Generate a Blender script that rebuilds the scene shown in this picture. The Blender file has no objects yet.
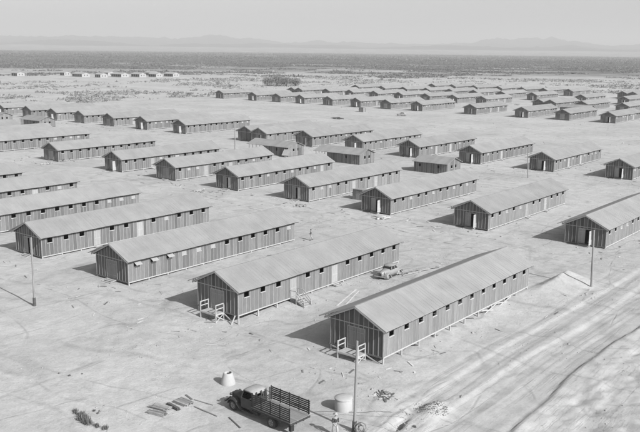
import bpy, math, random
import numpy as np
from mathutils import Vector, Matrix, noise as mnoise
random.seed(7); RNG = np.random.default_rng(11)
C = bpy.context.scene.collection
R = math.radians

# ------------------------------------------------------------------ helpers
class MB:
    """collects boxes, prisms and tubes; build() links them as ONE mesh object"""
    def __init__(s): s.v = []; s.f = []; s.t = []; s.m = []
    def face(s, pts, tone=1., mi=0):
        b = len(s.v); s.v += [tuple(p) for p in pts]; s.f.append(tuple(range(b, b+len(pts)))); s.t.append(tone); s.m.append(mi)
    def hexa(s, p, tone=1., mi=0):
        # p: 8 points, bottom ring 0-3 ccw, top ring 4-7
        b = len(s.v); s.v += [tuple(q) for q in p]
        for f in ((3,2,1,0),(4,5,6,7),(0,1,5,4),(1,2,6,5),(2,3,7,6),(3,0,4,7)):
            s.f.append(tuple(b+i for i in f)); s.t.append(tone); s.m.append(mi)
    def box(s, x0,x1,y0,y1,z0,z1, tone=1., mi=0):
        s.hexa([(x0,y0,z0),(x1,y0,z0),(x1,y1,z0),(x0,y1,z0),(x0,y0,z1),(x1,y0,z1),(x1,y1,z1),(x0,y1,z1)], tone, mi)
    def bar(s, a, b, w, h, tone=1., mi=0):
        a = Vector(a); b = Vector(b); d = (b-a).normalized()
        up = Vector((0,0,1)) if abs(d.z) < .95 else Vector((0,1,0))
        sd = d.cross(up).normalized(); u = sd.cross(d).normalized()
        sd *= w/2; u *= h/2
        s.hexa([a-sd-u, a+sd-u, b+sd-u, b-sd-u, a-sd+u, a+sd+u, b+sd+u, b-sd+u], tone, mi)
    def tube(s, a, b, r0, r1=None, n=10, tone=1., mi=0, caps=True):
        r1 = r0 if r1 is None else r1
        a = Vector(a); b = Vector(b); d = (b-a).normalized()
        up = Vector((0,0,1)) if abs(d.z) < .95 else Vector((1,0,0))
        sd = d.cross(up).normalized(); u = sd.cross(d).normalized()
        k = len(s.v)
        for c, r in ((a,r0),(b,r1)):
            for i in range(n):
                t = 2*math.pi*i/n; s.v.append(tuple(c + sd*math.cos(t)*r + u*math.sin(t)*r))
        for i in range(n):
            j = (i+1) % n; s.f.append((k+i,k+j,k+n+j,k+n+i)); s.t.append(tone); s.m.append(mi)
        if caps:
            s.f.append(tuple(k+i for i in reversed(range(n)))); s.t.append(tone); s.m.append(mi)
            s.f.append(tuple(k+n+i for i in range(n))); s.t.append(tone); s.m.append(mi)
    def lathe(s, prof, c=(0,0,0), n=24, tone=1., mi=0):
        k = len(s.v)
        for r, z in prof:
            for i in range(n):
                t = 2*math.pi*i/n; s.v.append((c[0]+r*math.cos(t), c[1]+r*math.sin(t), c[2]+z))
        for j in range(len(prof)-1):
            for i in range(n):
                i2 = (i+1) % n; s.f.append((k+j*n+i,k+j*n+i2,k+(j+1)*n+i2,k+(j+1)*n+i)); s.t.append(tone); s.m.append(mi)
    def loft(s, secs, tone=1., mi=0, close=True, cap=True):
        k = len(s.v); n = len(secs[0])
        for q in secs: s.v += [tuple(p) for p in q]
        for j in range(len(secs)-1):
            for i in range(n if close else n-1):
                i2 = (i+1) % n; s.f.append((k+j*n+i,k+(j+1)*n+i,k+(j+1)*n+i2,k+j*n+i2)); s.t.append(tone); s.m.append(mi)
        if cap:
            s.f.append(tuple(k+i for i in range(n))); s.t.append(tone); s.m.append(mi)
            s.f.append(tuple(k+(len(secs)-1)*n+i for i in reversed(range(n)))); s.t.append(tone); s.m.append(mi)
    def mesh(s, name, mats, smooth=False):
        me = bpy.data.meshes.new(name); me.from_pydata(s.v, [], s.f); me.update()
        if not isinstance(mats, (list, tuple)): mats = [mats]
        for m in mats: me.materials.append(m)
        me.polygons.foreach_set('material_index', s.m)
        a = me.attributes.new('tone', 'FLOAT', 'FACE'); a.data.foreach_set('value', s.t)
        if smooth: me.polygons.foreach_set('use_smooth', [True]*len(s.f))
        return me
    def build(s, name, mats, parent=None, smooth=False):
        return put(name, s.mesh(name, mats, smooth), parent)

def put(name, me, parent=None, loc=(0,0,0)):
    o = bpy.data.objects.new(name, me); C.objects.link(o); o.location = loc
    if parent: o.parent = parent
    return o
def tag(o, label=None, cat=None, group=None, kind=None):
    for k, v in (('label',label),('category',cat),('group',group),('kind',kind)):
        if v: o[k] = v
    return o
def empty(name, loc, rz=0):
    o = bpy.data.objects.new(name, None); C.objects.link(o); o.location = loc; o.rotation_euler = (0,0,rz)
    o.empty_display_size = .5; return o
def copy_tree(o, parent=None):
    c = o.copy(); C.objects.link(c)
    if parent: c.parent = parent
    for ch in list(o.children): copy_tree(ch, c)
    return c
def sm(a, b, x):
    t = np.clip((x-a)/(b-a), 0, 1); return t*t*(3-2*t)

# ------------------------------------------------------------------ materials (all grey: the place is seen on black-and-white film)
def mat(name, val, rough=.9, tone=True, nscale=3., namp=.12, stretch=(1,1,1), bump=0., bscale=20., obj_rand=0., spec=.2, metal=0.):
    m = bpy.data.materials.new(name); m.use_nodes = True; nt = m.node_tree; N = nt.nodes; L = nt.links
    bs = N['Principled BSDF']; bs.inputs['Roughness'].default_value = rough; bs.inputs['Specular IOR Level'].default_value = spec
    bs.inputs['Metallic'].default_value = metal
    tc = N.new('ShaderNodeTexCoord'); mp = N.new('ShaderNodeMapping'); mp.inputs['Scale'].default_value = stretch
    L.new(tc.outputs['Object'], mp.inputs['Vector'])
    oi = N.new('ShaderNodeObjectInfo')
    ad = N.new('ShaderNodeVectorMath'); ad.operation = 'ADD'
    sc = N.new('ShaderNodeVectorMath'); sc.operation = 'SCALE'; L.new(oi.outputs['Location'], sc.inputs[0]); sc.inputs['Scale'].default_value = .37
    L.new(mp.outputs[0], ad.inputs[0]); L.new(sc.outputs[0], ad.inputs[1])
    n = N.new('ShaderNodeTexNoise'); n.inputs['Scale'].default_value = nscale; n.inputs['Detail'].default_value = 5; n.inputs['Roughness'].default_value = .65
    L.new(ad.outputs[0], n.inputs['Vector'])
    mr = N.new('ShaderNodeMapRange'); mr.inputs[1].default_value = .25; mr.inputs[2].default_value = .75
    mr.inputs[3].default_value = val*(1-namp); mr.inputs[4].default_value = val*(1+namp); L.new(n.outputs['Fac'], mr.inputs[0])
    out = mr.outputs[0]
    def mul(a, b):
        x = N.new('ShaderNodeMath'); x.operation = 'MULTIPLY'; L.new(a, x.inputs[0]); L.new(b, x.inputs[1]); return x.outputs[0]
    if tone:
        at = N.new('ShaderNodeAttribute'); at.attribute_name = 'tone'; out = mul(out, at.outputs['Fac'])
    if obj_rand:
        r = N.new('ShaderNodeMapRange'); r.inputs[3].default_value = 1-obj_rand; r.inputs[4].default_value = 1+obj_rand
        L.new(oi.outputs['Random'], r.inputs[0]); out = mul(out, r.outputs[0])
    L.new(out, bs.inputs['Base Color'])
    if bump:
        b = N.new('ShaderNodeBump'); b.inputs['Strength'].default_value = bump; b.inputs['Distance'].default_value = .03
        n2 = N.new('ShaderNodeTexNoise'); n2.inputs['Scale'].default_value = bscale; n2.inputs['Detail'].default_value = 4
        L.new(mp.outputs[0], n2.inputs['Vector']); L.new(n2.outputs['Fac'], b.inputs['Height']); L.new(b.outputs[0], bs.inputs['Normal'])
    m['out'] = 1
    return m
M = {}
M['board'] = mat('weathered_boards', .175, nscale=2.2, namp=.2, stretch=(3,3,.5), bump=.3, obj_rand=.08)
M['batten'] = mat('pine_batten', .31, nscale=3, namp=.15, obj_rand=.06)
M['pale'] = mat('new_pine', .43, nscale=3, namp=.12)
M['door'] = mat('door_boards', .23, nscale=3, namp=.15, stretch=(4,4,.6), obj_rand=.1)
M['side_door'] = mat('pale_door_boards', .34, nscale=3, namp=.12, stretch=(4,4,.6), obj_rand=.1)
M['canvas'] = mat('canvas', .36, nscale=4, namp=.08)
M['dark_in'] = mat('floor_boards', .12, nscale=3, namp=.2)
M['concrete'] = mat('concrete', .42, nscale=4, namp=.07, bump=.2, bscale=30)
M['paint_white'] = mat('pale_house_wall', .38, nscale=3, namp=.06)
M['house_roof'] = mat('pale_house_roof', .36, nscale=2, namp=.08)
M['pole'] = mat('pole_wood', .26, nscale=4, namp=.25, stretch=(2,2,.2))
M['pole_dark'] = mat('creosoted_pole_base', .09, nscale=4, namp=.3)
M['lumber'] = mat('lumber', .3, nscale=3, namp=.25)
M['lumber_dark'] = mat('dark_lumber', .12, nscale=3, namp=.25)
M['truck'] = mat('dusty_truck_paint', .045, rough=.55, nscale=2.5, namp=.3, spec=.4)
M['truck_roof'] = mat('sunlit_dusty_roof', .33, rough=.7, nscale=3, namp=.15)  # dusty roof, far paler than the cab: sunlight painted into its colour
M['stake'] = mat('stake_boards', .05, nscale=4, namp=.3)
M['deck'] = mat('worn_bed_deck', .25, nscale=3, namp=.2, stretch=(.5,6,1))
M['tyre'] = mat('tyre_rubber', .05, nscale=6, namp=.3)
M['rim'] = mat('dusty_rim', .28, rough=.6, nscale=4, namp=.15)
M['chassis'] = mat('chassis_metal', .06, rough=.7, nscale=4, namp=.3)
M['car'] = mat('pale_car_paint', .3, rough=.35, nscale=2, namp=.1, spec=.5)
M['glass'] = mat('dark_glass', .03, rough=.08, nscale=2, namp=.05, spec=.6)
M['chrome'] = mat('bright_metal', .6, rough=.3, nscale=2, namp=.1, metal=.8)
M['canvas_cloth'] = mat('pale_cloth', tone=False, val=.42, nscale=8, namp=.1)
M['cloth_dark'] = mat('dark_shirt_cloth', tone=False, val=.2, nscale=8, namp=.2)
M['cloth_mid'] = mat('trouser_cloth', tone=False, val=.36, nscale=8, namp=.2)
M['cloth_black'] = mat('dark_vest_cloth', tone=False, val=.06, nscale=8, namp=.2)
M['skin'] = mat('skin', tone=False, val=.33, nscale=8, namp=.05)
M['hair'] = mat('hair', .03, nscale=8, namp=.1)
M['soil_dark'] = mat('fresh_soil', .24, nscale=3, namp=.3, bump=.6, bscale=8)
M['soil_mid'] = mat('turned_soil', .34, nscale=2, namp=.25, bump=.6, bscale=8)
M['soil'] = mat('loose_soil', .38, nscale=1.5, namp=.12, bump=.6, bscale=8)
M['leaf'] = mat('desert_foliage', .135, nscale=1.5, namp=.35)
M['leaf_near'] = mat('dry_weed', .18, nscale=5, namp=.35)
M['far_leaf'] = mat('far_foliage', .12, nscale=.01, namp=.4)
M['grove'] = mat('grove_foliage', .2, nscale=1.5, namp=.3)
M['bark'] = mat('bark', .14, nscale=5, namp=.3)
M['stone'] = mat('stone', .3, nscale=5, namp=.3)
M['rock'] = mat('mountain_rock', .1, nscale=.002, namp=.25, stretch=(1,1,1))

def roof_mat():
    m = mat('roll_roofing', .275, rough=.92, nscale=.35, namp=.15, obj_rand=.05, bump=.25, bscale=14)
    nt = m.node_tree; N = nt.nodes; L = nt.links; bs = N['Principled BSDF']
    src = bs.inputs['Base Color'].links[0].from_socket
    tc = N.new('ShaderNodeTexCoord'); sep = N.new('ShaderNodeSeparateXYZ'); L.new(tc.outputs['Object'], sep.inputs[0])
    # streaks running from ridge to eave
    mp = N.new('ShaderNodeMapping'); mp.inputs['Scale'].default_value = (.25, 4.5, .25); L.new(tc.outputs['Object'], mp.inputs[0])
    oi = N.new('ShaderNodeObjectInfo'); ad = N.new('ShaderNodeVectorMath'); L.new(mp.outputs[0], ad.inputs[0]); L.new(oi.outputs['Location'], ad.inputs[1])
    n = N.new('ShaderNodeTexNoise'); n.inputs['Scale'].default_value = 1.; n.inputs['Detail'].default_value = 3; L.new(ad.outputs[0], n.inputs['Vector'])
    mr = N.new('ShaderNodeMapRange'); mr.inputs[1].default_value = .3; mr.inputs[2].default_value = .7; mr.inputs[3].default_value = .965; mr.inputs[4].default_value = 1.035
    L.new(n.outputs['Fac'], mr.inputs[0])
    mu = N.new('ShaderNodeMath'); mu.operation = 'MULTIPLY'; L.new(src, mu.inputs[0]); L.new(mr.outputs[0], mu.inputs[1])
    L.new(mu.outputs[0], bs.inputs['Base Color'])
    return m
M['roof'] = roof_mat()
M['dry_brush'] = mat('dry_brush', .2, nscale=5, namp=.3)

def ground_mat():
    m = bpy.data.materials.new('desert_sand'); m.use_nodes = True; nt = m.node_tree; N = nt.nodes; L = nt.links
    bs = N['Principled BSDF']; bs.inputs['Roughness'].default_value = .95; bs.inputs['Specular IOR Level'].default_value = .1
    g = N.new('ShaderNodeNewGeometry'); P = g.outputs['Position']
    def noise(scale, stretch=(1,1,1), detail=5, rough=.6, rot=0, warp=0):
        mp = N.new('ShaderNodeMapping'); mp.inputs['Scale'].default_value = stretch; mp.inputs['Rotation'].default_value = (0,0,rot)
        L.new(P, mp.inputs[0]); n = N.new('ShaderNodeTexNoise'); n.inputs['Scale'].default_value = scale
        n.inputs['Detail'].default_value = detail; n.inputs['Roughness'].default_value = rough; L.new(mp.outputs[0], n.inputs['Vector']); return n.outputs['Fac']
    def rng(x, a, b, c, d):
        r = N.new('ShaderNodeMapRange'); r.interpolation_type = 'SMOOTHSTEP'
        for i, v in zip((1,2,3,4), (a,b,c,d)): r.inputs[i].default_value = v
        L.new(x, r.inputs[0]); return r.outputs[0]
    def mt(op, a, b):
        x = N.new('ShaderNodeMath'); x.operation = op
        for i, v in ((0,a),(1,b)):
            if isinstance(v, (int,float)): x.inputs[i].default_value = v
            else: L.new(v, x.inputs[i])
        return x.outputs[0]
    sep = N.new('ShaderNodeSeparateXYZ'); L.new(P, sep.inputs[0]); X, Y = sep.outputs[0], sep.outputs[1]
    v = rng(noise(.045, detail=6), .3, .7, .405, .495)                       # broad patches
    v = mt('MULTIPLY', v, rng(noise(.5, detail=7, rough=.75), .3, .7, .9, 1.08))
    v = mt('MULTIPLY', v, rng(noise(6., detail=3, rough=.7), .3, .7, .95, 1.05))
    # wheel-worn streaks along the cross roads (x) and along the near road (y)
    sx = rng(noise(1.1, stretch=(.05,1,1), detail=6, rough=.8), .52, .68, 0, 1)
    sy = rng(noise(2.6, stretch=(1,.035,1), detail=6, rough=.8, rot=R(2)), .52, .66, 0, 1)
    def band(c, a, b, f): return mt('MULTIPLY', rng(c, a-f, a+f, 0, 1), rng(c, b-f, b+f, 1, 0))
    bx = mt('MAXIMUM', band(Y, 93, 114, 4), band(Y, 216, 328, 10))
    bx = mt('MAXIMUM', bx, mt('MULTIPLY', band(Y, 150, 182, 5), .5))
    by = mt('MULTIPLY', band(X, -35, -16, 1.2), rng(Y, 96, 112, 1, 0))
    k = mt('MAXIMUM', mt('MULTIPLY', sx, bx), mt('MULTIPLY', sy, by))
    v = mt('MULTIPLY', v, mt('SUBTRACT', 1, mt('MULTIPLY', k, .10)))
    # wandering wheel and foot tracks: thin level lines of slow noises
    def lines(scale, stretch, rot, w, det=1.5):
        a = mt('ABSOLUTE', mt('SUBTRACT', noise(scale, stretch=stretch, detail=det, rot=rot), .5), 0)
        return rng(a, 0, w, 1, 0)
    tr = mt('MAXIMUM', lines(.05, (.25,1,1), 0, .010), lines(.045, (1,.2,1), R(8), .008))
    tr = mt('MAXIMUM', tr, lines(.11, (.3,1,1), R(-20), .012))
    tr = mt('MAXIMUM', tr, lines(.10, (1,.4,1), R(35), .010))
    tr = mt('MULTIPLY', tr, rng(noise(.3, detail=4), .4, .6, .15, 1))
    v = mt('MULTIPLY', v, mt('SUBTRACT', 1, mt('MULTIPLY', tr, .2)))
    # small dark scuffs and damp or disturbed patches
    sp = rng(noise(.22, detail=8, rough=.8), .53, .64, 0, 1)
    v = mt('MULTIPLY', v, mt('SUBTRACT', 1, mt('MULTIPLY', sp, .13)))
    sp2 = rng(noise(1.7, detail=6, rough=.85), .55, .66, 0, 1)
    v = mt('MULTIPLY', v, mt('SUBTRACT', 1, mt('MULTIPLY', sp2, .14)))
    # far desert floor: low brush cover between the bushes, mottled
    d = N.new('ShaderNodeVectorMath'); d.operation = 'LENGTH'; L.new(P, d.inputs[0])
    cover = mt('MULTIPLY', rng(noise(.006, detail=7, rough=.7), .38, .6, .2, 1), rng(d.outputs['Value'], 780, 1250, 0, 1))
    cover = mt('MULTIPLY', cover, rng(d.outputs['Value'], 5000, 6200, 1, .78))
    v = mt('ADD', mt('MULTIPLY', v, mt('SUBTRACT', 1, cover)), mt('MULTIPLY', cover, .11))
    L.new(v, bs.inputs['Base Color'])
    bp = N.new('ShaderNodeBump'); bp.inputs['Strength'].default_value = .8; bp.inputs['Distance'].default_value = .17
    hh = mt('ADD', mt('MULTIPLY', noise(.8, detail=8, rough=.72), mt('SUBTRACT', 1., mt('MULTIPLY', by, .65))), mt('MULTIPLY', mt('ADD', mt('ADD', mt('MULTIPLY', sy, by), tr), mt('MULTIPLY', sx, bx)), -.13))
    L.new(hh, bp.inputs['Height']); L.new(bp.outputs[0], bs.inputs['Normal'])
    return m
M['ground'] = ground_mat()

# ------------------------------------------------------------------ terrain
def vnoise(x, y, s, seed=0):
    """value noise on arrays"""
    x = np.asarray(x)/s + seed*17.3; y = np.asarray(y)/s + seed*7.9
    xi = np.floor(x).astype(np.int64); yi = np.floor(y).astype(np.int64); xf = x-xi; yf = y-yi
    def h(a, b):
        n = (a*374761393 + b*668265263 + seed*1442695) & 0x7fffffff
        n = ((n ^ (n >> 13))*1274126177) & 0x7fffffff
        return (n ^ (n >> 16)) % 10007/10007.
    u = xf*xf*(3-2*xf); w = yf*yf*(3-2*yf)
    return (h(xi,yi)*(1-u)+h(xi+1,yi)*u)*(1-w) + (h(xi,yi+1)*(1-u)+h(xi+1,yi+1)*u)*w
def gh(x, y):
    x = np.asarray(x, float); y = np.asarray(y, float)
    z = -.3 + 0*x
    near = sm(-86,-66,x)*(1-sm(56,72,y))
    z -= .38*near + .22*sm(-86,-66,x)*(1-sm(44,56,y))
    z -= .45*np.exp(-((x+57)/5.5)**2-((y-57.5)/7)**2)
    z -= .42*np.exp(-((x+54.5)/3.5)**2-((y-68)/6)**2)
    z -= .62*np.exp(-((x+37)/4.5)**2-((y-76)/11)**2)
    n = (1-sm(130,200,y))
    z += n*(.10*(vnoise(x,y,7,1)-.5) + .05*(vnoise(x,y,2.2,2)-.5) + .045*(vnoise(x,y,.8,6)-.5))
    rough = sm(-25,-22,x)*(1-sm(95,115,y)) + .7*np.exp(-((x+33)/3)**2-((y-52)/4)**2)
    z += rough*(.38*(vnoise(x,y,2.6,3)-.5) + .3*(vnoise(x,y,1.1,4)-.5)+ .16*(vnoise(x,y,.55,9)-.5))
    # spoil heap beside the leaning pole: steep on the far side, long gentle face towards the road
    hy = np.where(y < 97, np.clip((y-88.3)/8.7,0,1)**.9, np.clip((99.4-y)/2.4,0,1))
    xc = -37.6+.10*(y-97); a = x-xc
    z += 1.2*hy*np.where(a < 0, np.clip(1+a/1.5,0,1), np.clip(1-a/4.3,0,1)**1.15)*(1+.16*(vnoise(x,y,1.3,12)-.5)+.1*(vnoise(x,y,.6,13)-.5))
    # near road running along y
    ny = 1-sm(100,118,y)
    z += ny*.27*sm(-24.6,-24.25,x+.5*np.sin(y/9.)+.12*np.sin(y/1.7)) + ny*.12*sm(-26.6,-24.9,x)
    z -= ny*.12*sm(-29.85,-29.5,x+.55*np.sin(y/8.))*(1-sm(-29.2,-27,x))
    z -= ny*.15*sm(-32.8,-32.4,x+.5*np.sin(y/10.+1))*(1-sm(-32,-30.4,x))
    for i, c in enumerate((-34.2,-31.4,-30.8,-28.6,-28,-27.2,-26.6,-22.3,-20.5)):
        cc = c + .35*np.sin(y/(6+i)+i)
        z -= ny*.055*np.exp(-((x-cc)/.16)**2)
    # open pit beside the front pole
    pc = x+31.85+.22*(y-50.6)
    z -= .8*np.exp(-(pc/.24)**4-((y-50.5)/.85)**4)
    z += .22*np.exp(-((pc-.55)/.35)**2-((y-50.6)/.9)**2)
    z += .45*np.exp(-((x+31.2)/.8)**2-((y-54)/1.9)**2)*(.55+.9*vnoise(x,y,.9,8))
    d = np.hypot(x, y)
    z += 62*sm(5600, 14000, d)
    return z
def g1(x, y): return float(gh(np.array([x]), np.array([y]))[0])

def axis(lo, hi, step, far_lo, far_hi, grow=1.045):
    a = list(np.arange(lo, hi, step)); s = step; p = a[-1]
    while p < far_hi: s *= grow; p += s; a.append(p)
    s = step; p = lo; b = []
    while p > far_lo: s *= grow; p -= s; b.append(p)
    return np.array(b[::-1]+a)
XS = axis(-92,-16,.24,-22000,8000); YS = axis(30,112,.3,-850,22000)
gx, gy = np.meshgrid(XS, YS, indexing='xy'); gz = gh(gx, gy)
nv = gx.size; nx = len(XS); ny_ = len(YS)
me = bpy.data.meshes.new('ground')
idx = np.arange(nv).reshape(ny_, nx)
q = np.stack([idx[:-1,:-1], idx[:-1,1:], idx[1:,1:], idx[1:,:-1]], -1).reshape(-1,4)
me.vertices.add(nv); me.vertices.foreach_set('co', np.stack([gx,gy,gz],-1).astype(np.float32).ravel())
me.loops.add(q.size); me.loops.foreach_set('vertex_index', q.ravel().astype(np.int32))
me.polygons.add(len(q)); me.polygons.foreach_set('loop_start', np.arange(0,q.size,4,dtype=np.int32))
me.update(calc_edges=True); me.polygons.foreach_set('use_smooth', np.ones(len(q),bool)); me.materials.append(M['ground'])
tag(put('ground', me), kind='structure')

# mountains far away
def ranges(name, d0, d1, hmax, seed, n=420, m=26, floor=190):
    a = np.radians(np.linspace(6, 76, n)); t = np.linspace(0, 1, m)
    A, T = np.meshgrid(a, t); D = d0 + (d1-d0)*T
    # angle measured from +y towards -x
    X = -D*np.sin(A); Y = D*np.cos(A)
    r = 0; amp = 1; s = 1150.
    for k in range(6):
        r = r + amp*(1-np.abs(2*vnoise(X, Y, s, seed+k)-1)); amp *= .5; s /= 2.05
    r = r/1.97
    env = np.sin(np.pi*np.clip(T*1.02,0,1))**.8
    big = .45+.85*vnoise(A*50, A*0, 4.5, seed+20)
    Z = floor-30 + hmax*env*np.clip((r-.35)*1.6,0,None)*big
    Z[0,:] = 10; Z[-1,:] = 10
    v = np.stack([X,Y,Z],-1).reshape(-1,3); idx = np.arange(n*m).reshape(m,n)
    q = np.stack([idx[:-1,:-1], idx[1:,:-1], idx[1:,1:], idx[:-1,1:]], -1).reshape(-1,4)
    me = bpy.data.meshes.new(name); me.from_pydata(v.tolist(), [], q.tolist()); me.materials.append(M['rock'])
    tag(put(name, me), kind='structure')
ranges('mountains', 10300, 12500, 100, 31, floor=52, n=900)
ranges('mountains', 12800, 15800, 235, 57, floor=64, n=900)

# ------------------------------------------------------------------ barracks
W, L_, E_, RISE, OE, OG = 6.1, 30.5, 2.605, 1.709, .423, .38
SL = RISE/(W/2+OE)
HW = W/2
def roof_z(x): return E_ + RISE - abs(x)*SL          # top surface of the roof, x from the ridge
CLEAR = .10                                          # open gap between wall head and roof surface
def wall_top(x): return roof_z(x) - CLEAR
_cache = {}
def slots(n, doors, Ln): return [((i+.5)*Ln/n, 'door' if i in doors else 'win') for i in range(n)]
def rtone(r, k):
    return r.choice((.78,.88,1.,1.08,1.2))*(1 if k % 2 else .92)
def wall_mesh(doors, gdoor, Ln=L_, n=12, seed=0, light=1.):
    key = ('wall', doors, gdoor, Ln, n, seed, light)
    if key in _cache: return _cache[key]
    r = random.Random(str(key)); b = MB(); T = .05
    nb = int(round(Ln/.61)); bat = [i*Ln/nb for i in range(nb+1)]
    op = []
    for c, k in slots(n, doors, Ln):
        op.append((c-.38,c+.38,1.74,2.50) if k == 'win' else (c-.5,c+.5,.0,2.15))
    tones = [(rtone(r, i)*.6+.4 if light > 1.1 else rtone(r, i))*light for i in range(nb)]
    # right long wall (outer face at x=+HW)
    cuts = sorted(set([round(v,4) for v in bat] + [round(v,4) for o in op for v in o[:2]]))
    zt = wall_top(HW)
    for a, c in zip(cuts[:-1], cuts[1:]):
        if c-a < 1e-3: continue
        mid = (a+c)/2; tn = tones[min(nb-1, int(mid/Ln*nb))]
        o = [q for q in op if q[0]-1e-4 <= mid <= q[1]+1e-4]
        if o:
            q = o[0]
            if q[2] > .01: b.box(HW-T, HW, a, c, 0, q[2], tn)
            b.box(HW-T, HW, a, c, q[3], zt, tn)
        else: b.box(HW-T, HW, a, c, 0, zt, tn)
    for y in bat:
        o = [q for q in op if q[0]-.04 < y < q[1]+.04]
        y = min(max(y, .035), Ln-.035)
        if o:
            if o[0][2] > .01: b.box(HW, HW+.025, y-.035, y+.035, 0, o[0][2]-.09, 1, 1)
        else: b.box(HW, HW+.025, y-.035, y+.035, 0, zt, 1, 1)
    # left long wall
    for i in range(nb):
        b.box(-HW, -HW+T, bat[i], bat[i+1], 0, zt, tones[-1-i])
        b.box(-HW-.025, -HW, bat[i]-.0+.002, bat[i]+.07, 0, zt, 1, 1)
    # gables
    for y0, sgn, gd in ((0, -1, gdoor), (Ln, 1, None)):
        ng = 11; xs = [-HW+i*W/ng for i in range(ng+1)]
        dw = .95 if gd else 0
        cx = sorted(set([round(v,4) for v in xs] + ([-dw, dw] if gd else []) + [0.0]))
        ya, yb = (y0, y0+T) if sgn < 0 else (y0-T, y0)
        gt = [rtone(r, i)*.66 for i in range(ng)]  # gable boards darkened: shade of the end walls put into the tone
        for a, c in zip(cx[:-1], cx[1:]):
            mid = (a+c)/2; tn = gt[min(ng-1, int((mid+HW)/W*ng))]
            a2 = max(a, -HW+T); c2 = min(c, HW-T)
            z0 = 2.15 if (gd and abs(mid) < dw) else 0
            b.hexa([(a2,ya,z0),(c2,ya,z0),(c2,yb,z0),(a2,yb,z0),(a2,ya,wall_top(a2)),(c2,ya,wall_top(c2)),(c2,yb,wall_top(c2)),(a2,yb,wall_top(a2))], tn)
        yc, yd = (y0-.025, y0) if sgn < 0 else (y0, y0+.025)
        for x in xs:
            x = min(max(x, -HW+.04), HW-.04)
            z0 = 2.24 if (gd and abs(x) < dw+.03) else 0
            b.box(x-.035, x+.035, yc, yd, z0, 2.44, 1, 1)
            if wall_top(x) > 2.62: b.box(x-.035, x+.035, yc, yd, 2.53, wall_top(x)-.01, 1, 1)
        b.box(-HW, HW, yc-.006*(sgn<0), yd+.006*(sgn>0), 2.44, 2.53, 1.05, 1)
    me = b.mesh('wall', [M['board'], M['batten']]); _cache[key] = me; return me
def roof_mesh(Ln=L_, seed=0):
    key = ('roof', Ln, seed)
    if key in _cache: return _cache[key]
    b = MB(); r = random.Random(seed); t = .09; xo = HW+OE
    # roofing in courses from ridge to eave, each a sheet slightly different in tone
    ys = [-OG]; 
    while ys[-1] < Ln+OG-.6: ys.append(ys[-1]+.46+r.random()*.03)
    ys.append(Ln+OG)
    ph = r.uniform(0,6)
    for a, c in zip(ys[:-1], ys[1:]):
        for s in (-1, 1):
            tn = r.uniform(.98, 1.02); lift = .002+.003*r.random(); sag = .022*math.sin(a*.45+ph)+.008*math.sin(a*1.3+s)+r.uniform(-.002,.002)
            x0, x1 = 0, s*(xo+.025+r.uniform(0,.03))
            z0, z1 = roof_z(0)+lift, roof_z(xo)+lift+.03+sag
            p = [(x0,a,z0-t),(x1,a,z1-t),(x1,c,z1-t),(x0,c,z0-t),(x0,a,z0),(x1,a,z1),(x1,c,z1),(x0,c,z0)]
            if s < 0: p = [p[1],p[0],p[3],p[2],p[5],p[4],p[7],p[6]]
            b.hexa(p, tn)
            if a > -OG:      # lap between two sheets, a thin raised strip
                q = [(x0,a-.025,z0+.001),(x1,a-.025,z1+.001),(x1,a+.025,z1+.001),(x0,a+.025,z0+.001),(x0,a-.025,z0+.008),(x1,a-.025,z1+.008),(x1,a+.025,z1+.008),(x0,a+.025,z0+.008)]
                if s < 0: q = [q[1],q[0],q[3],q[2],q[5],q[4],q[7],q[6]]
                b.hexa(q, tn*r.uniform(1.0,1.07))
    b.box(-.09,.09,-OG,Ln+OG,roof_z(0)-.03,roof_z(0)+.025, 1.06)      # ridge cap
    # second, raised shade roof over the left slope, held off the lower one by short blocks
    xl = -(HW+1.12); zu = lambda x: roof_z(0)+.02+x*.425
    for a, c in zip(ys[:-1], ys[1:]):
        tn = r.uniform(.95, 1.08)
        b.hexa([(xl,a,zu(xl)-.04),(-.1,a,zu(-.1)-.04),(-.1,c,zu(-.1)-.04),(xl,c,zu(xl)-.04),(xl,a,zu(xl)+.01),(-.1,a,zu(-.1)+.01),(-.1,c,zu(-.1)+.01),(xl,c,zu(xl)+.01)], tn)
    for j in range(int(Ln/2.5)+1):
        y = -OG+.06+j*(Ln+2*OG-.12)/int(Ln/2.5)
        for x in (-.75,-1.5,-2.3,-3.05,-3.4): b.box(x-.05,x+.05,y-.05,y+.05,roof_z(x)+.012,zu(x)-.042,1,1)
    b.bar((-.1,-OG-.001,zu(-.1)-.055),(xl,-OG-.001,zu(xl)-.055),.03,.06,.9,1)
    # rake boards and lookouts at both gables, rafter tails under the eaves
    for y, s in ((-OG,-1),(Ln+OG,1)):
        for sx in (-1,1):
            b.bar((0,y+.02*s,roof_z(0)-.13),(sx*xo,y+.02*s,roof_z(xo)-.13), .035,.11, 1, 1)
            for k in range(5):
                x = sx*(.35+k*.68); zz = roof_z(x)-t-.075
                b.bar((x,y,zz),(x,y-s*(OG+.12),zz), .08,.13, 1, 2)
    nr = int(Ln/1.22)
    for i in range(nr+1):
        y = .06+i*(Ln-.12)/nr
        for sx in (-1,1):
            b.bar((sx*(HW-.3),y,roof_z(HW-.3)-t-.07),(sx*(xo-.03),y,roof_z(xo-.03)-t-.07), .05,.12, 1, 2)
    for sx in (-1,1):
        b.box(*( (xo-.0+.001, xo+.022) if sx > 0 else (-xo-.022, -xo-.001)), -OG, Ln+OG, roof_z(xo)-.12, roof_z(xo)-.005, .8, 2)
    me = b.mesh('roof', [M['roof'], M['batten'], M['stake']]); _cache[key] = me; return me
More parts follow.
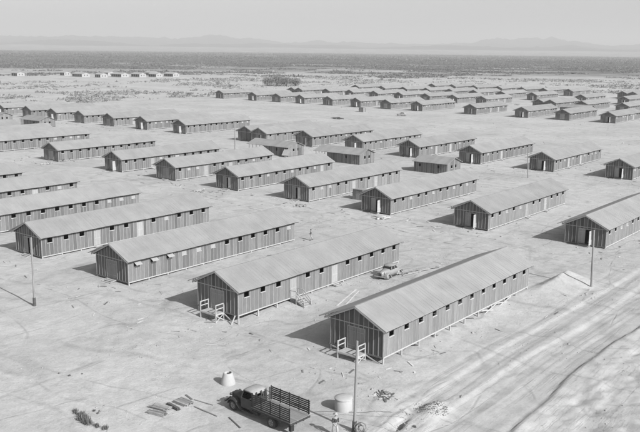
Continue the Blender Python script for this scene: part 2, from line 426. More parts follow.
def window_mesh():
    if 'win' in _cache: return _cache['win']
    b = MB()   # local: x=0 outer wall face, y centre, opening .8 x .78 from z=0
    b.box(-.04,.012,-.415,-.382,-.0,.76,.7,0); b.box(-.04,.012,.382,.415,-.0,.76,.7,0)
    b.box(.001,.06,-.43,.43,-.085,-.004,1.05,0)
    me = b.mesh('window', M['pale']); _cache['win'] = me; return me
def shutter_mesh(kind):
    if kind in _cache: return _cache[kind]
    b = MB()
    if kind == 'shutter':
        b.box(-.03,-.004,-.378,.378,.005,.5,1,0); b.box(-.03,-.004,-.378,.378,.5,.755,.2,0)
        b.box(-.003,.012,-.03,.03,0,.52,1.1,0)
        me = b.mesh('shutter', M['canvas'])
    else:
        b.hexa([(.03,-.46,.62),(.62,-.46,.26),(.62,.46,.26),(.03,.46,.62),(.03,-.46,.65),(.62,-.46,.29),(.62,.46,.29),(.03,.46,.65)],1,0)
        b.bar((.0,-.4,.1),(.58,-.4,.25),.03,.03,.6); b.bar((.0,.4,.1),(.58,.4,.25),.03,.03,.6)
        me = b.mesh('awning', M['canvas'])
    _cache[kind] = me; return me
def skirt_mesh(Ln):
    key = ('skirt', Ln)
    if key in _cache: return _cache[key]
    b = MB()
    b.box(HW+.001,HW+.045,-.03,Ln+.03,-.13,-.002,1,0); b.box(-HW-.045,-HW-.001,-.03,Ln+.03,-.13,-.002,1,0)
    b.box(-HW,HW,-.04,-.001,-.16,-.004,.35,0); b.box(-HW,HW,Ln+.001,Ln+.04,-.16,-.004,.6,0)  # gable bottom boards toned dark to stand for the shadow there
    me = b.mesh('sill_board', M['pale']); _cache[key] = me; return me
def floor_mesh(Ln):
    key = ('floor', Ln)
    if key in _cache: return _cache[key]
    b = MB(); b.box(-HW+.002,HW-.002,.002,Ln-.002,-.16,-.006,1,0)
    for x in (-HW+.35, 0, HW-.35): b.box(x-.05,x+.05,.2,Ln-.2,-.26,-.162,.8,0)
    me = b.mesh('floor', M['dark_in']); _cache[key] = me; return me
def gdoor_mesh(kind):
    key = ('gd', kind)
    if key in _cache: return _cache[key]
    b = MB(); r = random.Random(kind)
    def leaf(x0, x1, tn=1., mi=0):
        n = 5
        for i in range(n):
            a = x0+(x1-x0)*i/n; c = x0+(x1-x0)*(i+1)/n; b.box(a+.004,c-.004,.005,.04,.03,2.13,tn*r.uniform(.92,1.08),mi)
        b.box(x0+.03,x1-.03,-.02,.004,.3,.42,tn*1.1,mi); b.box(x0+.03,x1-.03,-.02,.004,1.7,1.82,tn*1.1,mi)
    if kind == 'closed': leaf(-.94,-.01); leaf(.01,.94,1.06)
    elif kind == 'pale': leaf(-.94,-.01,1.25); leaf(.01,.94,1.3)
    elif kind == 'half':        # left leaf shut, right leaf swung outwards, its edge and face towards the sun
        leaf(-.94,-.01,1.2)
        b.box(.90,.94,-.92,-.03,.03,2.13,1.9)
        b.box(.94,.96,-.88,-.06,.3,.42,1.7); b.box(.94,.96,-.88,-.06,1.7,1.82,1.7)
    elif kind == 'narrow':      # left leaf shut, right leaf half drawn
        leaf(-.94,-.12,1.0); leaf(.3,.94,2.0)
    b.box(-1.03,-.952,-.032,0.0,0,2.15,1.4); b.box(.952,1.03,-.032,0.0,0,2.15,1.4); b.box(-1.03,1.03,-.034,0.0,2.152,2.24,1.4)
    me = b.mesh('gable_door', M['door']); _cache[key] = me; return me
def side_door_mesh():
    if 'sd' in _cache: return _cache['sd']
    b = MB()
    for i in range(4): b.box(-.04,-.005,-.49+i*.245,-.255+i*.245,.02,2.14,1+.08*(i % 2))
    b.box(.001,.035,-.58,-.502,0,2.2,1.2); b.box(.001,.035,.502,.58,0,2.2,1.2); b.box(-.003,.02,-.47,.47,.95,1.08,1.15)
    me = b.mesh('side_door', M['side_door']); _cache['sd'] = me; return me
def steps_mesh(n, w, drop, name='steps'):
    key = ('st', n, w, round(drop,2))
    if key in _cache: return _cache[key]
    b = MB()    # descends towards -y from y=0, z=0 floor
    for i in range(n):
        z = -.06-(drop-.06)*(i+.6)/(n+.3); y = -.08-.30*i
        b.box(-w/2,w/2,y-.25,y,z-.05,z,1,0)
    for x in (-w/2+.08, w/2-.08):
        b.bar((x,-.02,-.14),(x,-.05-.30*n,-drop+.03),.05,.14,.7,0)
    me = b.mesh(name, M['pale']); _cache[key] = me; return me

def barrack(x0, y0, doors=(), gdoor='half', win=None, steps=True, Ln=L_, n=12, seed=0, piers=True, name='barrack', label=None, group=None, z=0, far=False, light=1.):
    """x0 = right long wall, y0 = near gable, floor at z"""
    zg = z-.3
    root = empty(name, (x0-HW, y0, zg), R(random.uniform(-.12,.12))); tag(root, label, 'barrack', group)
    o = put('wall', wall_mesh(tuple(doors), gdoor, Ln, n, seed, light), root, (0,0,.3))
    put('roof', roof_mesh(Ln, seed % 3), root, (0,0,.3))
    put('floor', floor_mesh(Ln), root, (0,0,.3)); put('sill_board', skirt_mesh(Ln), root, (0,0,.3))
    for i, (c, k) in enumerate(slots(n, doors, Ln)):
        if k == 'win':
            w = put('window', window_mesh(), root, (HW, c, .3+1.74))
            s = (win[i] if win and i < len(win) else random.choice('dddddcc'))
            if s == 'c': put('shutter', shutter_mesh('shutter'), w)
            if s == 'a': put('awning', shutter_mesh('awning'), w)
        else:
            put('side_door', side_door_mesh(), root, (HW, c, .3))
            if not far:
                s = put('steps', steps_mesh(2, 1.2, .3), root, (HW+.06, c, .3)); s.rotation_euler = (0,0,R(90))
    if gdoor:
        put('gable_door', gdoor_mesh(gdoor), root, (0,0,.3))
        if steps: put('steps', steps_mesh(3, 1.8, .34), root, (0,-.05,.3))
    if piers:
        for i in range(11 if not far else 0):
            y = .1+i*(Ln-.2)/10
            for sx in (1,-1):
                gz_ = min(g1(x0-HW+sx*(HW-.07), y0+y), zg) - zg - .05
                key = ('pier', round(gz_, 1)); 
                if key not in _cache:
                    b = MB(); b.box(-.07,.07,-.07,.07,key[1]-.1,.168,1); _cache[key] = b.mesh('pier', M['pale'])
                put('pier', _cache[key], root, (sx*(HW-.07), y, 0))
    return root

AX = [-39.6-18.42*k for k in range(7)]
BX = [-202.9-18.22*k for k in range(7)]
D1, D2 = (3,6), (5,8)
ORD = ['first','second','third','fourth','fifth','sixth','seventh','eighth','ninth','tenth','eleventh','twelfth']

# front row, right to left
F = [(-39.6,59.4,(),'closed','d'*12,'on stilts with railed landing, no side doors, rightmost of the front row'),
     (-58.05,59.6,D1,'closed','ddd.dd.ddddd','on stilts with railed side stairs, second from right in the front row'),
     (-76.6,60.1,(),'closed','aaaccc'+'ddddd'+'c','with canvas awnings propped over windows, third from right in the front row'),
     (-95.0,60.5,D1,'narrow','ddd.dd.dcddd','behind the left-hand bare pole, fourth from right in the front row'),
     (-113.1,61.2,(),'closed','ddddddddd'+'ccc','cut by the left picture edge, fifth from right in the front row'),
     (-131.2,61.3,D2,'closed','dddddcdddd'+'cd','sixth from right in the front row, a pale shutter near its far end'),
     (-149.0,60.9,(),'closed',None,'farthest left of the front row, only its far roof end in view')]
roots = {}
for i, (x, y, d, gd, w, lb) in enumerate(F):
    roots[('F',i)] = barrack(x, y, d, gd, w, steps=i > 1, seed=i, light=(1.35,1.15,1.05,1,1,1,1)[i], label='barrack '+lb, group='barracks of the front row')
G2 = [(-39.7,116.1,(),'half',None,'with open dark gable door behind a pole, rightmost of the second row'),
      (-58.15,115.8,D2,'half','ddcdc.dd.ddd','with two pale side doors, second from right in the second row'),
      (-76.7,116.1,(),'half','ddcddcddcdcd','unbroken run of twelve windows, third from right in the second row'),
      (-94.9,116.3,D2,'narrow','dccdd.dd.ddd','with two pale side doors, fourth from right in the second row'),
      (-113.0,116.3,(10,),'narrow','dddcddcddc.d','fifth from right in the second row, between two near-identical barracks'),
      (-131.4,116.4,D1,'pale',None,'with pale closed gable door, sixth from right in the second row'),
      (-149.6,116.7,D1,'half','ddd','with a side door near its gable, seventh from right in the second row'),
      (-174.6,117.2,(),'pale','d'*12,'standing apart, wide gap either side, near the left of the second row')]
for i, (x, y, d, gd, w, lb) in enumerate(G2):
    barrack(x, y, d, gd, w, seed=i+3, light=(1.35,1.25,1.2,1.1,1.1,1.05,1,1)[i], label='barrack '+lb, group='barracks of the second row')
for i in range(3):
    barrack(BX[i], 116.5, (), 'pale', None, seed=i+1, group='barracks of the second row',
            label='left-edge barrack of the second row, %s past the lone barrack' % ORD[i])
# third row
for i, x in enumerate([-58.5,-76.8,-95.9,-113.9,-132.0,-150.0]):
    barrack(x, 185, (D1 if i in (1,3) else () if i != 2 else (4,)), ['half','half','half','half','half','narrow'][i], None, seed=i+2, group='barracks of the third row, right part',
            label=['barrack at the right edge with open dark gable door, rightmost of the third row','barrack in open ground, second from right in the third row, dark doorway',
                   'barrack beyond the far leaning pole, third from right in the third row','barrack behind the lower right utility hut, fourth from right in the third row',
                   'barrack beyond the middle utility hut, fifth from right in the third row','barrack next to the twin-gabled hall, sixth from right in the third row'][i])
for i, x in enumerate([-202.9,-222.2,-240.3,-257.4,-274.6,-291.6,-311]):
    barrack(x, 184.6, D1 if i in (2,5) else (), ['half','half','pale','pale','half','pale','half'][i], None, seed=i, group='barracks of the third row, left part',
            label='barrack in the left part of the third row, %s leftwards from the twin-gabled hall' % ORD[i])
# rows across the wide empty strip
def far_row(y, xs, nm, seed):
    for i, x in enumerate(xs):
        if x is None: continue
        barrack(x, y, D2 if (i+seed) % 3 == 0 else (), ['half','pale','half','narrow'][(i+seed) % 4], None, seed=(i+seed) % 6, far=True, piers=False, steps=False,
                group='barracks of the %s row' % nm, label='distant barrack, %s from the right in the %s' % (ORD[i], nm+' row of the camp'))
far_row(331.5, [-113.4,-132.4,-150.6,-175.2]+[BX[0]-.2,-220.6,-238.3,-255.7,-274,-290.4,-307.7,-332.8], 'fourth', 0)
far_row(396.0, [-129.8,-149.5,-203.6,-220.9,-238,-255.5,-272.5,-290,-307.6], 'fifth', 1)
far_row(455.6, [-149.5,-173.2,-202.3,-222,-240.2,-257,-273.9,-291,-308,-329], 'sixth', 2)
far_row(518.5, [-206,-223,-238.2,-255.4,-273.9,-291,-307.5], 'seventh', 3)

# twin-gabled mess halls: two joined ranges under their own roofs
def hall(x, y, label, far=False):
    root = empty('mess_hall', (x-HW, y, -.3)); tag(root, label, 'mess hall', 'twin gabled halls')
    for dx, dy, gd, sd in ((-6.5,.9,None,4),(0,0,'narrow',5)):
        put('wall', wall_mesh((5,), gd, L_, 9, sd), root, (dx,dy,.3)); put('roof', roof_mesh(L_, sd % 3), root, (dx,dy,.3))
        put('floor', floor_mesh(L_), root, (dx,dy,.3)); put('sill_board', skirt_mesh(L_), root, (dx,dy,.3))
    put('gable_door', gdoor_mesh('narrow'), root, (0,0,.3))
    for c, k in slots(9, (5,), L_):
        if k == 'win': put('window', window_mesh(), root, (HW,c,2.04))
        else: put('side_door', side_door_mesh(), root, (HW,c,.3))
hall(-164.9, 182.0, 'dark twin-gabled hall near the middle of the camp, its gables side by side')
hall(-164.3, 393.0, 'small distant twin-gabled hall among the barracks at the right', True)
hall(-325.6, 392.0, 'faint distant twin-gabled hall beside the grove of trees', True)
hall(-164.0, 515.0, 'faint distant twin-gabled hall at the far right edge', True)

# ------------------------------------------------------------------ utility huts: ridge along x, dark wall towards -y
def hut(x0, x1, y0, label, wy=6.3, e=2.35, porch=0., z=-.3, lit_door=False):
    root = empty('utility_hut', ((x0+x1)/2, y0, z)); tag(root, label, 'utility hut', 'low utility huts between the rows')
    hl = (x1-x0)/2; rise = 1.25; b = MB(); r = random.Random(label); T = .05
    n = max(6, int(2*hl/.61))
    wins = [int(n*.16), int(n*.72)]
    for i in range(n):
        a = -hl+i*2*hl/n; c = a+2*hl/n; tn = r.choice((.6,.8,1,1.15))
        if a < -hl+porch-.01: continue
        if i in wins:
            b.box(a,c,0,T,0,1.35,tn); b.box(a,c,0,T,2.0,e,tn)
        else: b.box(a,c,0,T,0,e,tn)
        b.box(a-.03,a+.03,-.025,0,0,e,1,1)
        b.box(a,c,wy-T,wy,0,e,tn)
    xw = -hl+porch
    ng = 10; gz = lambda y: e+.05+rise*(1-abs(y-wy/2)/(wy/2+.4))
    for xx, s in ((hl,1),(xw,-1)):
        xa, xb = (xx-T,xx) if s > 0 else (xx,xx+T)
        for i in range(ng):
            a = T+i*(wy-2*T)/ng; c = T+(i+1)*(wy-2*T)/ng; tn = r.choice((.8,.95,1.1,1.25))
            if s > 0 and i in (3,6):
                b.box(xa,xb,a,c,0,1.3,tn); b.hexa([(xa,a,2.0),(xb,a,2.0),(xb,c,2.0),(xa,c,2.0),(xa,a,gz(a)),(xb,a,gz(a)),(xb,c,gz(c)),(xa,c,gz(c))],tn)
            else:
                mids = [a,c] if not (a < wy/2 < c) else [a,wy/2,c]
                for p, q in zip(mids[:-1], mids[1:]):
                    b.hexa([(xa,p,0),(xb,p,0),(xb,q,0),(xa,q,0),(xa,p,gz(p)),(xb,p,gz(p)),(xb,q,gz(q)),(xa,q,gz(q))],tn)
            if s > 0: b.box(xx,xx+.025,a-.03,a+.03,0,1.25 if i in (3,6,4,7) else min(gz(a)-.02,3),1,1)
    if porch:
        for k in range(4): pp = MB(); pp.box(-hl+.1+k*porch/4,-hl+.2+k*porch/4,.05,.15,0,e); pp.build('porch_post', M['batten'], root)
    b.build('wall', [M['board'], M['batten']], root)
    f = MB()
    for i in (3,6):
        a = T+i*(wy-2*T)/ng; f.box(hl+.001,hl+.05,a-.03,a+(wy-2*T)/ng+.03,1.22,1.3,1)
    f.build('window_sill', M['pale'], root)
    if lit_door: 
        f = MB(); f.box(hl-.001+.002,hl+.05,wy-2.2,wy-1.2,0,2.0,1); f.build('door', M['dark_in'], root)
    b = MB(); ns = int((2*hl+.8)/.9)
    for i in range(ns):
        a = -hl-.4+i*(2*hl+.8)/ns; c = a+(2*hl+.8)/ns; tn = r.uniform(.94,1.07)
        for s in (-1,1):
            ye = wy/2+s*(wy/2+.4); zr = e+.12+rise; ze = e+.10
            p = [(a,wy/2,zr-.08),(c,wy/2,zr-.08),(c,ye,ze-.08),(a,ye,ze-.08),(a,wy/2,zr),(c,wy/2,zr),(c,ye,ze),(a,ye,ze)]
            if s < 0: p = [p[3],p[2],p[1],p[0],p[7],p[6],p[5],p[4]]
            b.hexa(p,tn)
    b.build('roof', M['roof'], root)
    b = MB(); b.box(xw,hl,.06,wy-.06,.01,.08); b.build('floor', M['dark_in'], root)
    return root
hut(-131.5,-117.6,163.6,'low utility hut with two gable windows and a porch, middle of the camp', porch=3.8)
hut(-101.9,-93.2,163.6,'low dark utility hut beside the long barrack right of centre')
hut(-154.5,-140.3,163.2,'low utility hut with a white canvas sheet hung at its corner', porch=5.2, lit_door=True)
hut(-294.6,-280.6,163.4,'low utility hut at the left edge with two small square windows')
hut(-265.2,-253.6,163.4,'low utility hut in front of the left barracks with dark windows', porch=2)
hut(-155,-141,376,'distant low hut behind the fourth row of barracks near the right')
b = MB(); b.hexa([(-141.2,161.6,.2),(-139.2,161.9,.2),(-139.0,163.0,1.7),(-141.4,162.9,1.7),(-141.2,161.65,.22),(-139.2,161.95,.22),(-139.0,163.05,1.73),(-141.4,162.95,1.73)])
tag(b.build('canvas_sheet', M['paint_white']), 'bright white canvas sheet hung sloping at the corner of a utility hut', 'canvas sheet')

# small sheds
def shed(x, y, label, w=2.2, h=2.1, z=-.3):
    root = empty('shed', (x,y,z)); tag(root, label, 'shed')
    b = MB()
    for i in range(5):
        a = -w/2+i*w/5; b.box(a+.004,a+w/5-.004,0,.04,0,h-.15,random.choice((.7,1,1.2))); b.box(a,a+w/5,w-.04,w,0,h-.3,1)
        b.box(-w/2-.04,-w/2,i*w/5,(i+1)*w/5,0,h-.25,1); b.box(w/2,w/2+.04,i*w/5,(i+1)*w/5,0,h-.25,random.choice((.8,1,1.3)))
    b.build('wall', M['board'], root)
    b = MB(); b.hexa([(-w/2-.15,-.2,h-.12),(w/2+.15,-.2,h-.12),(w/2+.15,w+.15,h-.28),(-w/2-.15,w+.15,h-.28),(-w/2-.15,-.2,h-.05),(w/2+.15,-.2,h-.05),(w/2+.15,w+.15,h-.21),(-w/2-.15,w+.15,h-.21)])
    b.build('roof', M['roof'], root)
    b = MB(); b.box(-.35,.35,-.03,-.001,.05,1.75,1.2); b.build('door', M['door'], root)
shed(-89.6,124.2,'small dark shed against the shaded side of a barrack')
shed(-220.2,306.5,'small lone dark shed on the wide empty strip')

# ------------------------------------------------------------------ landings and stairs of the two front barracks
def landing(root, x, y0, zdrop):
    zf = .3; b = MB(); w, d = 1.15, 1.25
    for i in range(6): b.box(-w,w,-d+i*d/6+.01,-d+(i+1)*d/6-.01,zf-.07,zf-.02,1)
    b.bar((-w,-d,zf-.13),(w,-d,zf-.13),.05,.12); b.bar((-w,-.05,zf-.13),(w,-.05,zf-.13),.05,.12)
    for sx in (-w,w): b.bar((sx,-d+.03,zf-.13),(sx,-.08,zf-.13),.05,.12)
    bot = zf-zdrop
    b.bar((-w-.03,-d-.03,zf-.15),(w+.03,-.1,bot+.1),.03,.09,.7)
    b.bar((w+.04,-d,zf-.15),(w+.04,-.1,bot+.12),.03,.09); b.bar((w+.04,-d,bot+.12),(w+.04,-.1,zf-.15),.03,.09)
    la = b.build('landing', M['pale'], root); la.location = (x,-.06,0)
    for sx in (-w,w):
        for yy in (-d,-.1):
            p = MB(); p.box(sx-.05,sx+.05,yy-.05,yy+.05,bot-.15,zf+1.0); p.build('post', M['pale'], la)
        r = MB(); r.bar((sx,-d+.06,zf+.95),(sx,-.16,zf+.95),.04,.11); r.bar((sx,-d+.06,zf+.5),(sx,-.16,zf+.5),.04,.10); r.build('rail', M['pale'], la)
landing(roots[('F',0)], 0, 0, .72)
landing(roots[('F',1)], -.1, 0, 1.0)
# diagonal and leaning boards under the raised gables
for a_, c_ in (((1.2,-.12,.12),(2.9,-.12,-.45)),((-2.9,-.12,.15),(-1.2,-.12,-.12)),((-2.9,-.12,-.3),(-1.2,-.12,-.1))):
    b = MB(); b.bar(a_,c_,.04,.12); b.build('brace', M['pale'], roots[('F',0)])
for a_, c_ in (((1.1,-.14,.1),(2.5,-.14,-.62)),((2.5,-.5,-.85),(2.75,-.15,.25))):
    b = MB(); b.bar(a_,c_,.05,.13); b.build('brace', M['pale'], roots[('F',1)])
# X-braced trestles under the long side of the front right barrack
br = MB()
for y in (20.6, 24.2):
    gzz = g1(-38.4, 59.4+y)+.3
    br.bar((HW+.05,y-1.8,gzz-.1),(HW+.07,y+1.7,.12),.04,.13); br.bar((HW+.09,y-1.8,.12),(HW+.11,y+1.7,gzz-.1),.04,.13)
br.build('trestle', M['pale'], roots[('F',0)])
for y in (6.5,10.2,14.0,17.6):
    t = MB(); gzz = g1(-39.6, 59.4+y)+.3; t.bar((HW-.1,y-1.1,.12),(HW-.12,y,gzz),.04,.12,.6); t.build('brace', M['pale'], roots[('F',0)])
# side stair of the second barrack
def side_stair(root, yc, drop):
    b = MB(); zf = .3
    b.box(.02,1.0,-.6,.6,zf-.08,zf-.02)
    for i in range(4):
        z = zf-.08-(drop)*(i+1)/5; x = 1.0+.28*i; b.box(x+.01,x+.27,-.6,.6,z-.05,z)
    b.box(.03,.97,-.6,-.56,zf-drop-.1,zf-.09,.35); b.hexa([(1.0,-.6,zf-drop-.1),(2.1,-.6,zf-drop-.1),(2.1,-.57,zf-drop-.1),(1.0,-.57,zf-drop-.1),(1.0,-.6,zf-.16),(2.1,-.6,zf-drop-.02),(2.1,-.57,zf-drop-.02),(1.0,-.57,zf-.16)],.35)  # added side panels, toned dark for the shade under landing and treads
    for yy in (-.62,.62):
        b.bar((.95,yy,zf-.1),(2.2,yy,zf-drop+.02),.05,.16); b.box(.9,.98,yy-.04,yy+.04,zf-drop-.1,zf+.9)
        b.box(2.05,2.13,yy-.04,yy+.04,zf-drop-.1,zf-.1)
        b.bar((.05,yy,zf+.85),(.94,yy,zf+.88),.04,.09); b.bar((.94,yy,zf+.88),(2.1,yy,zf-.12),.04,.09); b.bar((.94,yy,zf+.45),(2.1,yy,zf-.5),.03,.08)
    o = b.build('side_stairs', M['pale'], root); o.location = (HW,yc,0)
side_stair(roots[('F',1)], 3.5*L_/12, .75)
# ladder-like slat pile beside barrack three
# ------------------------------------------------------------------ poles
def pole(x, y, h, lean, label, r=.13, collar=False, guys=(), depth=.4):
    z = g1(x,y); root = empty('pole', (x,y,z)); tag(root, label, 'pole', 'bare wooden poles')
    b = MB(); n = 9; pts = [(lean[0]*t/h*h, lean[1]*t/h*h, t) for t in (0,)]
    b.tube((0,0,-depth),(lean[0],lean[1],h), r*1.15, r*.75, 12)
    b.build('shaft', M['pole'], root, smooth=False)
    if collar:
        c = MB(); c.tube((0,0,-.3),(lean[0]*.12,lean[1]*.12,h*.12), r*1.9, r*1.6, 10); c.build('base_collar', M['pole_dark'], root)
    for k, (gx_, gy_, hz) in enumerate(guys):
        g = MB(); a = Vector((lean[0]*hz/h,lean[1]*hz/h,hz)); e = Vector((gx_-x,gy_-y,g1(gx_,gy_)-z))
        g.tube(a,e,.018,.018,6); g.build('guy_wire', M['lumber'], root)
    return root
pole(-33.9,47.2,7.2,(.02,.12),r=.11,label='bare pole with guy wires in the foreground, in front of the right barrack', guys=((-31.3,49.4,3.0),(-32.2,51.6,2.9)), collar=True)
pole(-78.3,48.6,7.7,(.02,.05),'bare upright pole at the left edge, dark collar round its base', collar=True, r=.10)
pole(-33.9,95.4,6.9,(-.25,.1),'bare pole beside the dirt heap at the right')
pole(-77.3,172.2,6.4,(-.5,-.1),'leaning bare pole between the barracks at upper right')
pole(-161.0,164.6,6.2,(0,.1),'thin pale pole in front of the twin-gabled hall', r=.14)

# ------------------------------------------------------------------ concrete manhole pieces
z = g1(-47.6,47.55); root = empty('manhole_cone', (-47.6,47.55,z)); tag(root, 'pale concrete manhole cone standing on the sand behind the truck', 'concrete cone')
b = MB(); b.lathe([(.64,-.1),(.64,.1),(.60,.25),(.42,.88),(.38,.97),(.32,.99),(.27,.95),(.27,.5),(.05,.45)], n=28); b.build('body', M['concrete'], root, True)
b = MB(); b.tube((.05,.12,.97),(.2,.2,1.02),.08,.06,8); b.build('lifting_lug', M['chassis'], root)
z = g1(-36.8,49.7); root = empty('concrete_ring', (-36.8,49.7,z)); tag(root, 'squat white concrete ring with a lid behind the foreground pole', 'concrete ring')
b = MB(); b.lathe([(.70,-.1),(.71,.05),(.70,.9),(.66,.95),(.64,.95)], n=30); b.build('body', M['concrete'], root, True)
b = MB(); b.lathe([(.735,.93),(.745,1.0),(.72,1.03),(.4,1.1),(.0,1.13)], n=30); b.build('lid', M['concrete'], root, True)
# rubble at its foot and coil of wire
def heap(name, x, y, r, n, size, m, label, cat, h=.3, seed=1):
    rr = random.Random(seed); b = MB()
    for i in range(n):
        a = rr.random()*6.28; d = r*math.sqrt(rr.random()); px, py = x+d*math.cos(a), y+d*math.sin(a)*.8
        zz = g1(px,py)+h*(1-d/r)*rr.random(); s = size*rr.uniform(.4,1.2)
        p = []
        for k in range(8):
            sx, sy, sz = ((-1,-1,-1),(1,-1,-1),(1,1,-1),(-1,1,-1),(-1,-1,1),(1,-1,1),(1,1,1),(-1,1,1))[k]
            p.append((px+sx*s*rr.uniform(.5,1), py+sy*s*rr.uniform(.5,1), zz+sz*s*.6*rr.uniform(.5,1)))
        b.hexa(p, rr.uniform(.6,1.5))
    return tag(b.build(name, m), label, cat)

b = MB(); rr = random.Random(5)
for k in range(9):
    c = Vector((-33.15+rr.uniform(-.12,.12),47.0+rr.uniform(-.12,.12), g1(-33.15,47.0)+.5)); ra = rr.uniform(.15,.5); nrm = Vector((rr.uniform(-.4,.4),-1,rr.uniform(-.3,.5))).normalized()
    u = nrm.orthogonal().normalized(); w = nrm.cross(u); pts = [c+u*ra*math.cos(t*.523)+w*ra*math.sin(t*.523) for t in range(13)]
    for p, q2 in zip(pts[:-1],pts[1:]): b.tube(p,q2,.022,.022,5,rr.uniform(.5,1.3),0,False)
tag(b.build('wire_coil', M['lumber']), 'tangled coil of wire leaning against the foot of the foreground pole', 'wire coil')

b = MB(); rr = random.Random(8); PT = []
for i in range(25):
    t = i/24; x = -38.3+4.95*t; y = 47.9+3.75*t+.05*math.sin(t*9)+rr.uniform(-.015,.015); PT.append((x,y,g1(x,y)+.015))
for p_, q_ in zip(PT[:-1],PT[1:]): b.tube(p_,q_,.022,.022,6,1,0,False)
tag(b.build('cable', M['lumber_dark']), 'thin cable lying on the sand across the foot of the foreground pole', 'cable')
# ------------------------------------------------------------------ lumber on the ground
def boards(name, items, label, m='lumber', cat='lumber pile'):
    b = MB()
    for (x0,y0,x1,y1,w,h,z,t) in items:
        za = g1(x0,y0)+z+h/2; zb = g1(x1,y1)+z+h/2; b.bar((x0,y0,za),(x1,y1,zb),w,h,t)
    return tag(b.build(name, M[m]), label, cat)
def pile(x, y, dx, dy, n, w, layers, t0, seed):
    rr = random.Random(seed); L = math.hypot(dx,dy); px, py = -dy/L, dx/L; it = []
    for l in range(layers):
        for i in range(n):
            o = (i-n/2)*w*1.08+rr.uniform(-.03,.03); s = rr.uniform(-.15,.15)
            it.append((x+px*o+dx/L*s, y+py*o+dy/L*s, x+dx+px*o+dx/L*s, y+dy+py*o+dy/L*s, w, .06, .02+l*.065, t0*rr.uniform(.7,1.3)))
    return it
boards('lumber_pile', pile(-48.35,39.6,1.35,.35,4,.14,2,.8,1), 'small dark lumber pile, leftmost of four in the foreground')
boards('lumber_pile', pile(-49.0,40.5,1.5,.25,5,.15,3,.95,2), 'grey stack of boards, second from left of the four foreground piles')
boards('lumber_pile', pile(-48.3,41.5,1.45,-.2,2,.14,3,.9,3), 'narrow black stack of boards between two grey stacks', m='lumber_dark')
boards('lumber_pile', pile(-48.3,42.5,1.4,.0,6,.14,3,.95,4), 'grey stack of boards, rightmost of the four foreground piles')
boards('plank', [(-48.6,43.6,-47.5,43.3,.16,.05,.0,.55)], 'short dark plank lying beyond the foreground stacks', cat='plank')
boards('plank', [(-47.4,43.4,-45.5,43.7,.08,.05,0,.7)], 'thin stick lying beyond the foreground lumber stacks, pointing at the truck', cat='plank')
boards('plank', [(-46.4,42.5,-43.7,42.4,.09,.06,0,.6)], 'long thin board on the sand left of the truck front', cat='plank')
boards('plank', [(-42.9,42.9,-40.9,42.1,.11,.06,0,.35)], 'dark plank on the sand in front of the truck', cat='plank', m='lumber')
boards('plank', [(-53.4,70.5,-55.0,76.3,.16,.06,0,1.7)], 'long pale board leaning out toward the parked sedan, left of a matching one', cat='plank')
boards('plank', [(-52.6,70.9,-54.4,76.0,.14,.06,0,1.7)], 'long pale board lying just right of a matching one near the sedan', cat='plank')
boards('plank', [(-72.2,61.2,-71.1,60.6,.22,.05,0,1.2)], 'short board lying by the awning barrack gable', cat='plank')
rr = random.Random(9)
boards('scrap_lumber', [(-36.6+rr.uniform(0,1.9),52.7+rr.uniform(0,2.0),)*1+( -36.6+rr.uniform(0,1.9),52.9+rr.uniform(0,2.0),rr.uniform(.06,.16),.05,rr.uniform(0,.1),rr.choice((.5,1.3,1.6,1.9))) for _ in range(16)],
       'scattered scrap boards on the sand right of the foreground pole', cat='scrap lumber')
# long pale pile of building stuff behind the front right roof
b = MB(); rr = random.Random(12)
for i in range(26):
    t = rr.random(); x = -54.2+1.4*t+rr.uniform(-.5,.5); y = 85.5+5.2*t+rr.uniform(-.4,.4); zz = g1(x,y)+.04+rr.random()*.25
    b.bar((x-rr.uniform(.1,.5),y-rr.uniform(.5,1.4),zz),(x+rr.uniform(.1,.5),y+rr.uniform(.5,1.4),zz+.03),.2,.05,rr.uniform(.6,1.0))
tag(b.build('lumber_pile', M['pale']), 'long low heap of pale new boards beside the front right barrack roof', 'lumber pile')
# piles between the rows further back
for (x,y,n,lab,m,sd) in [(-171,160,9,'ring of pale and dark scrap beyond the left barracks of the second row','pale',21),(-157.5,156.5,8,'dark low heap of scrap near the pale thin pole','lumber_dark',22),
                      (-176.8,119.0,10,'dark brushy heap beside the lone barrack gable near the left','lumber_dark',23),(-128.6,163,8,'heap of dark scrap at the porch end of the middle hut','lumber_dark',24),
                      (-205,269,10,'small dark heap of machinery parts on the wide empty strip','lumber_dark',25),(-192.3,408,6,'tiny pale heap among the distant right barracks','pale',26),
                      (-173.5,113.2,5,'pale scrap in front of the lone barrack near the left','pale',27),(-118.5,111.6,6,'pale scrap in front of the pale-doored barrack of the second row','pale',28),
                      (-76.0,112.6,4,'little pale heap in front of the barrack with twelve windows','pale',29),(-93.5,112.4,4,'faint grey heap in front of the narrow-door barrack','lumber',30)]:
    b = MB(); rr = random.Random(sd)
    for i in range(n*3):
        px, py = x+rr.uniform(-1.7,1.7)*n/8, y+rr.uniform(-1,1)*n/8; zz = g1(px,py)+rr.random()*.45*n/9; a = rr.random()*3.1; l = rr.uniform(.3,1.1)
        b.bar((px-l*math.cos(a),py-l*math.sin(a),zz),(px+l*math.cos(a),py+l*math.sin(a),zz+rr.uniform(-.1,.25)),rr.uniform(.1,.35),rr.uniform(.06,.25),rr.uniform(.6,1.4))
    tag(b.build('scrap_heap', M[m]), lab, 'scrap heap')

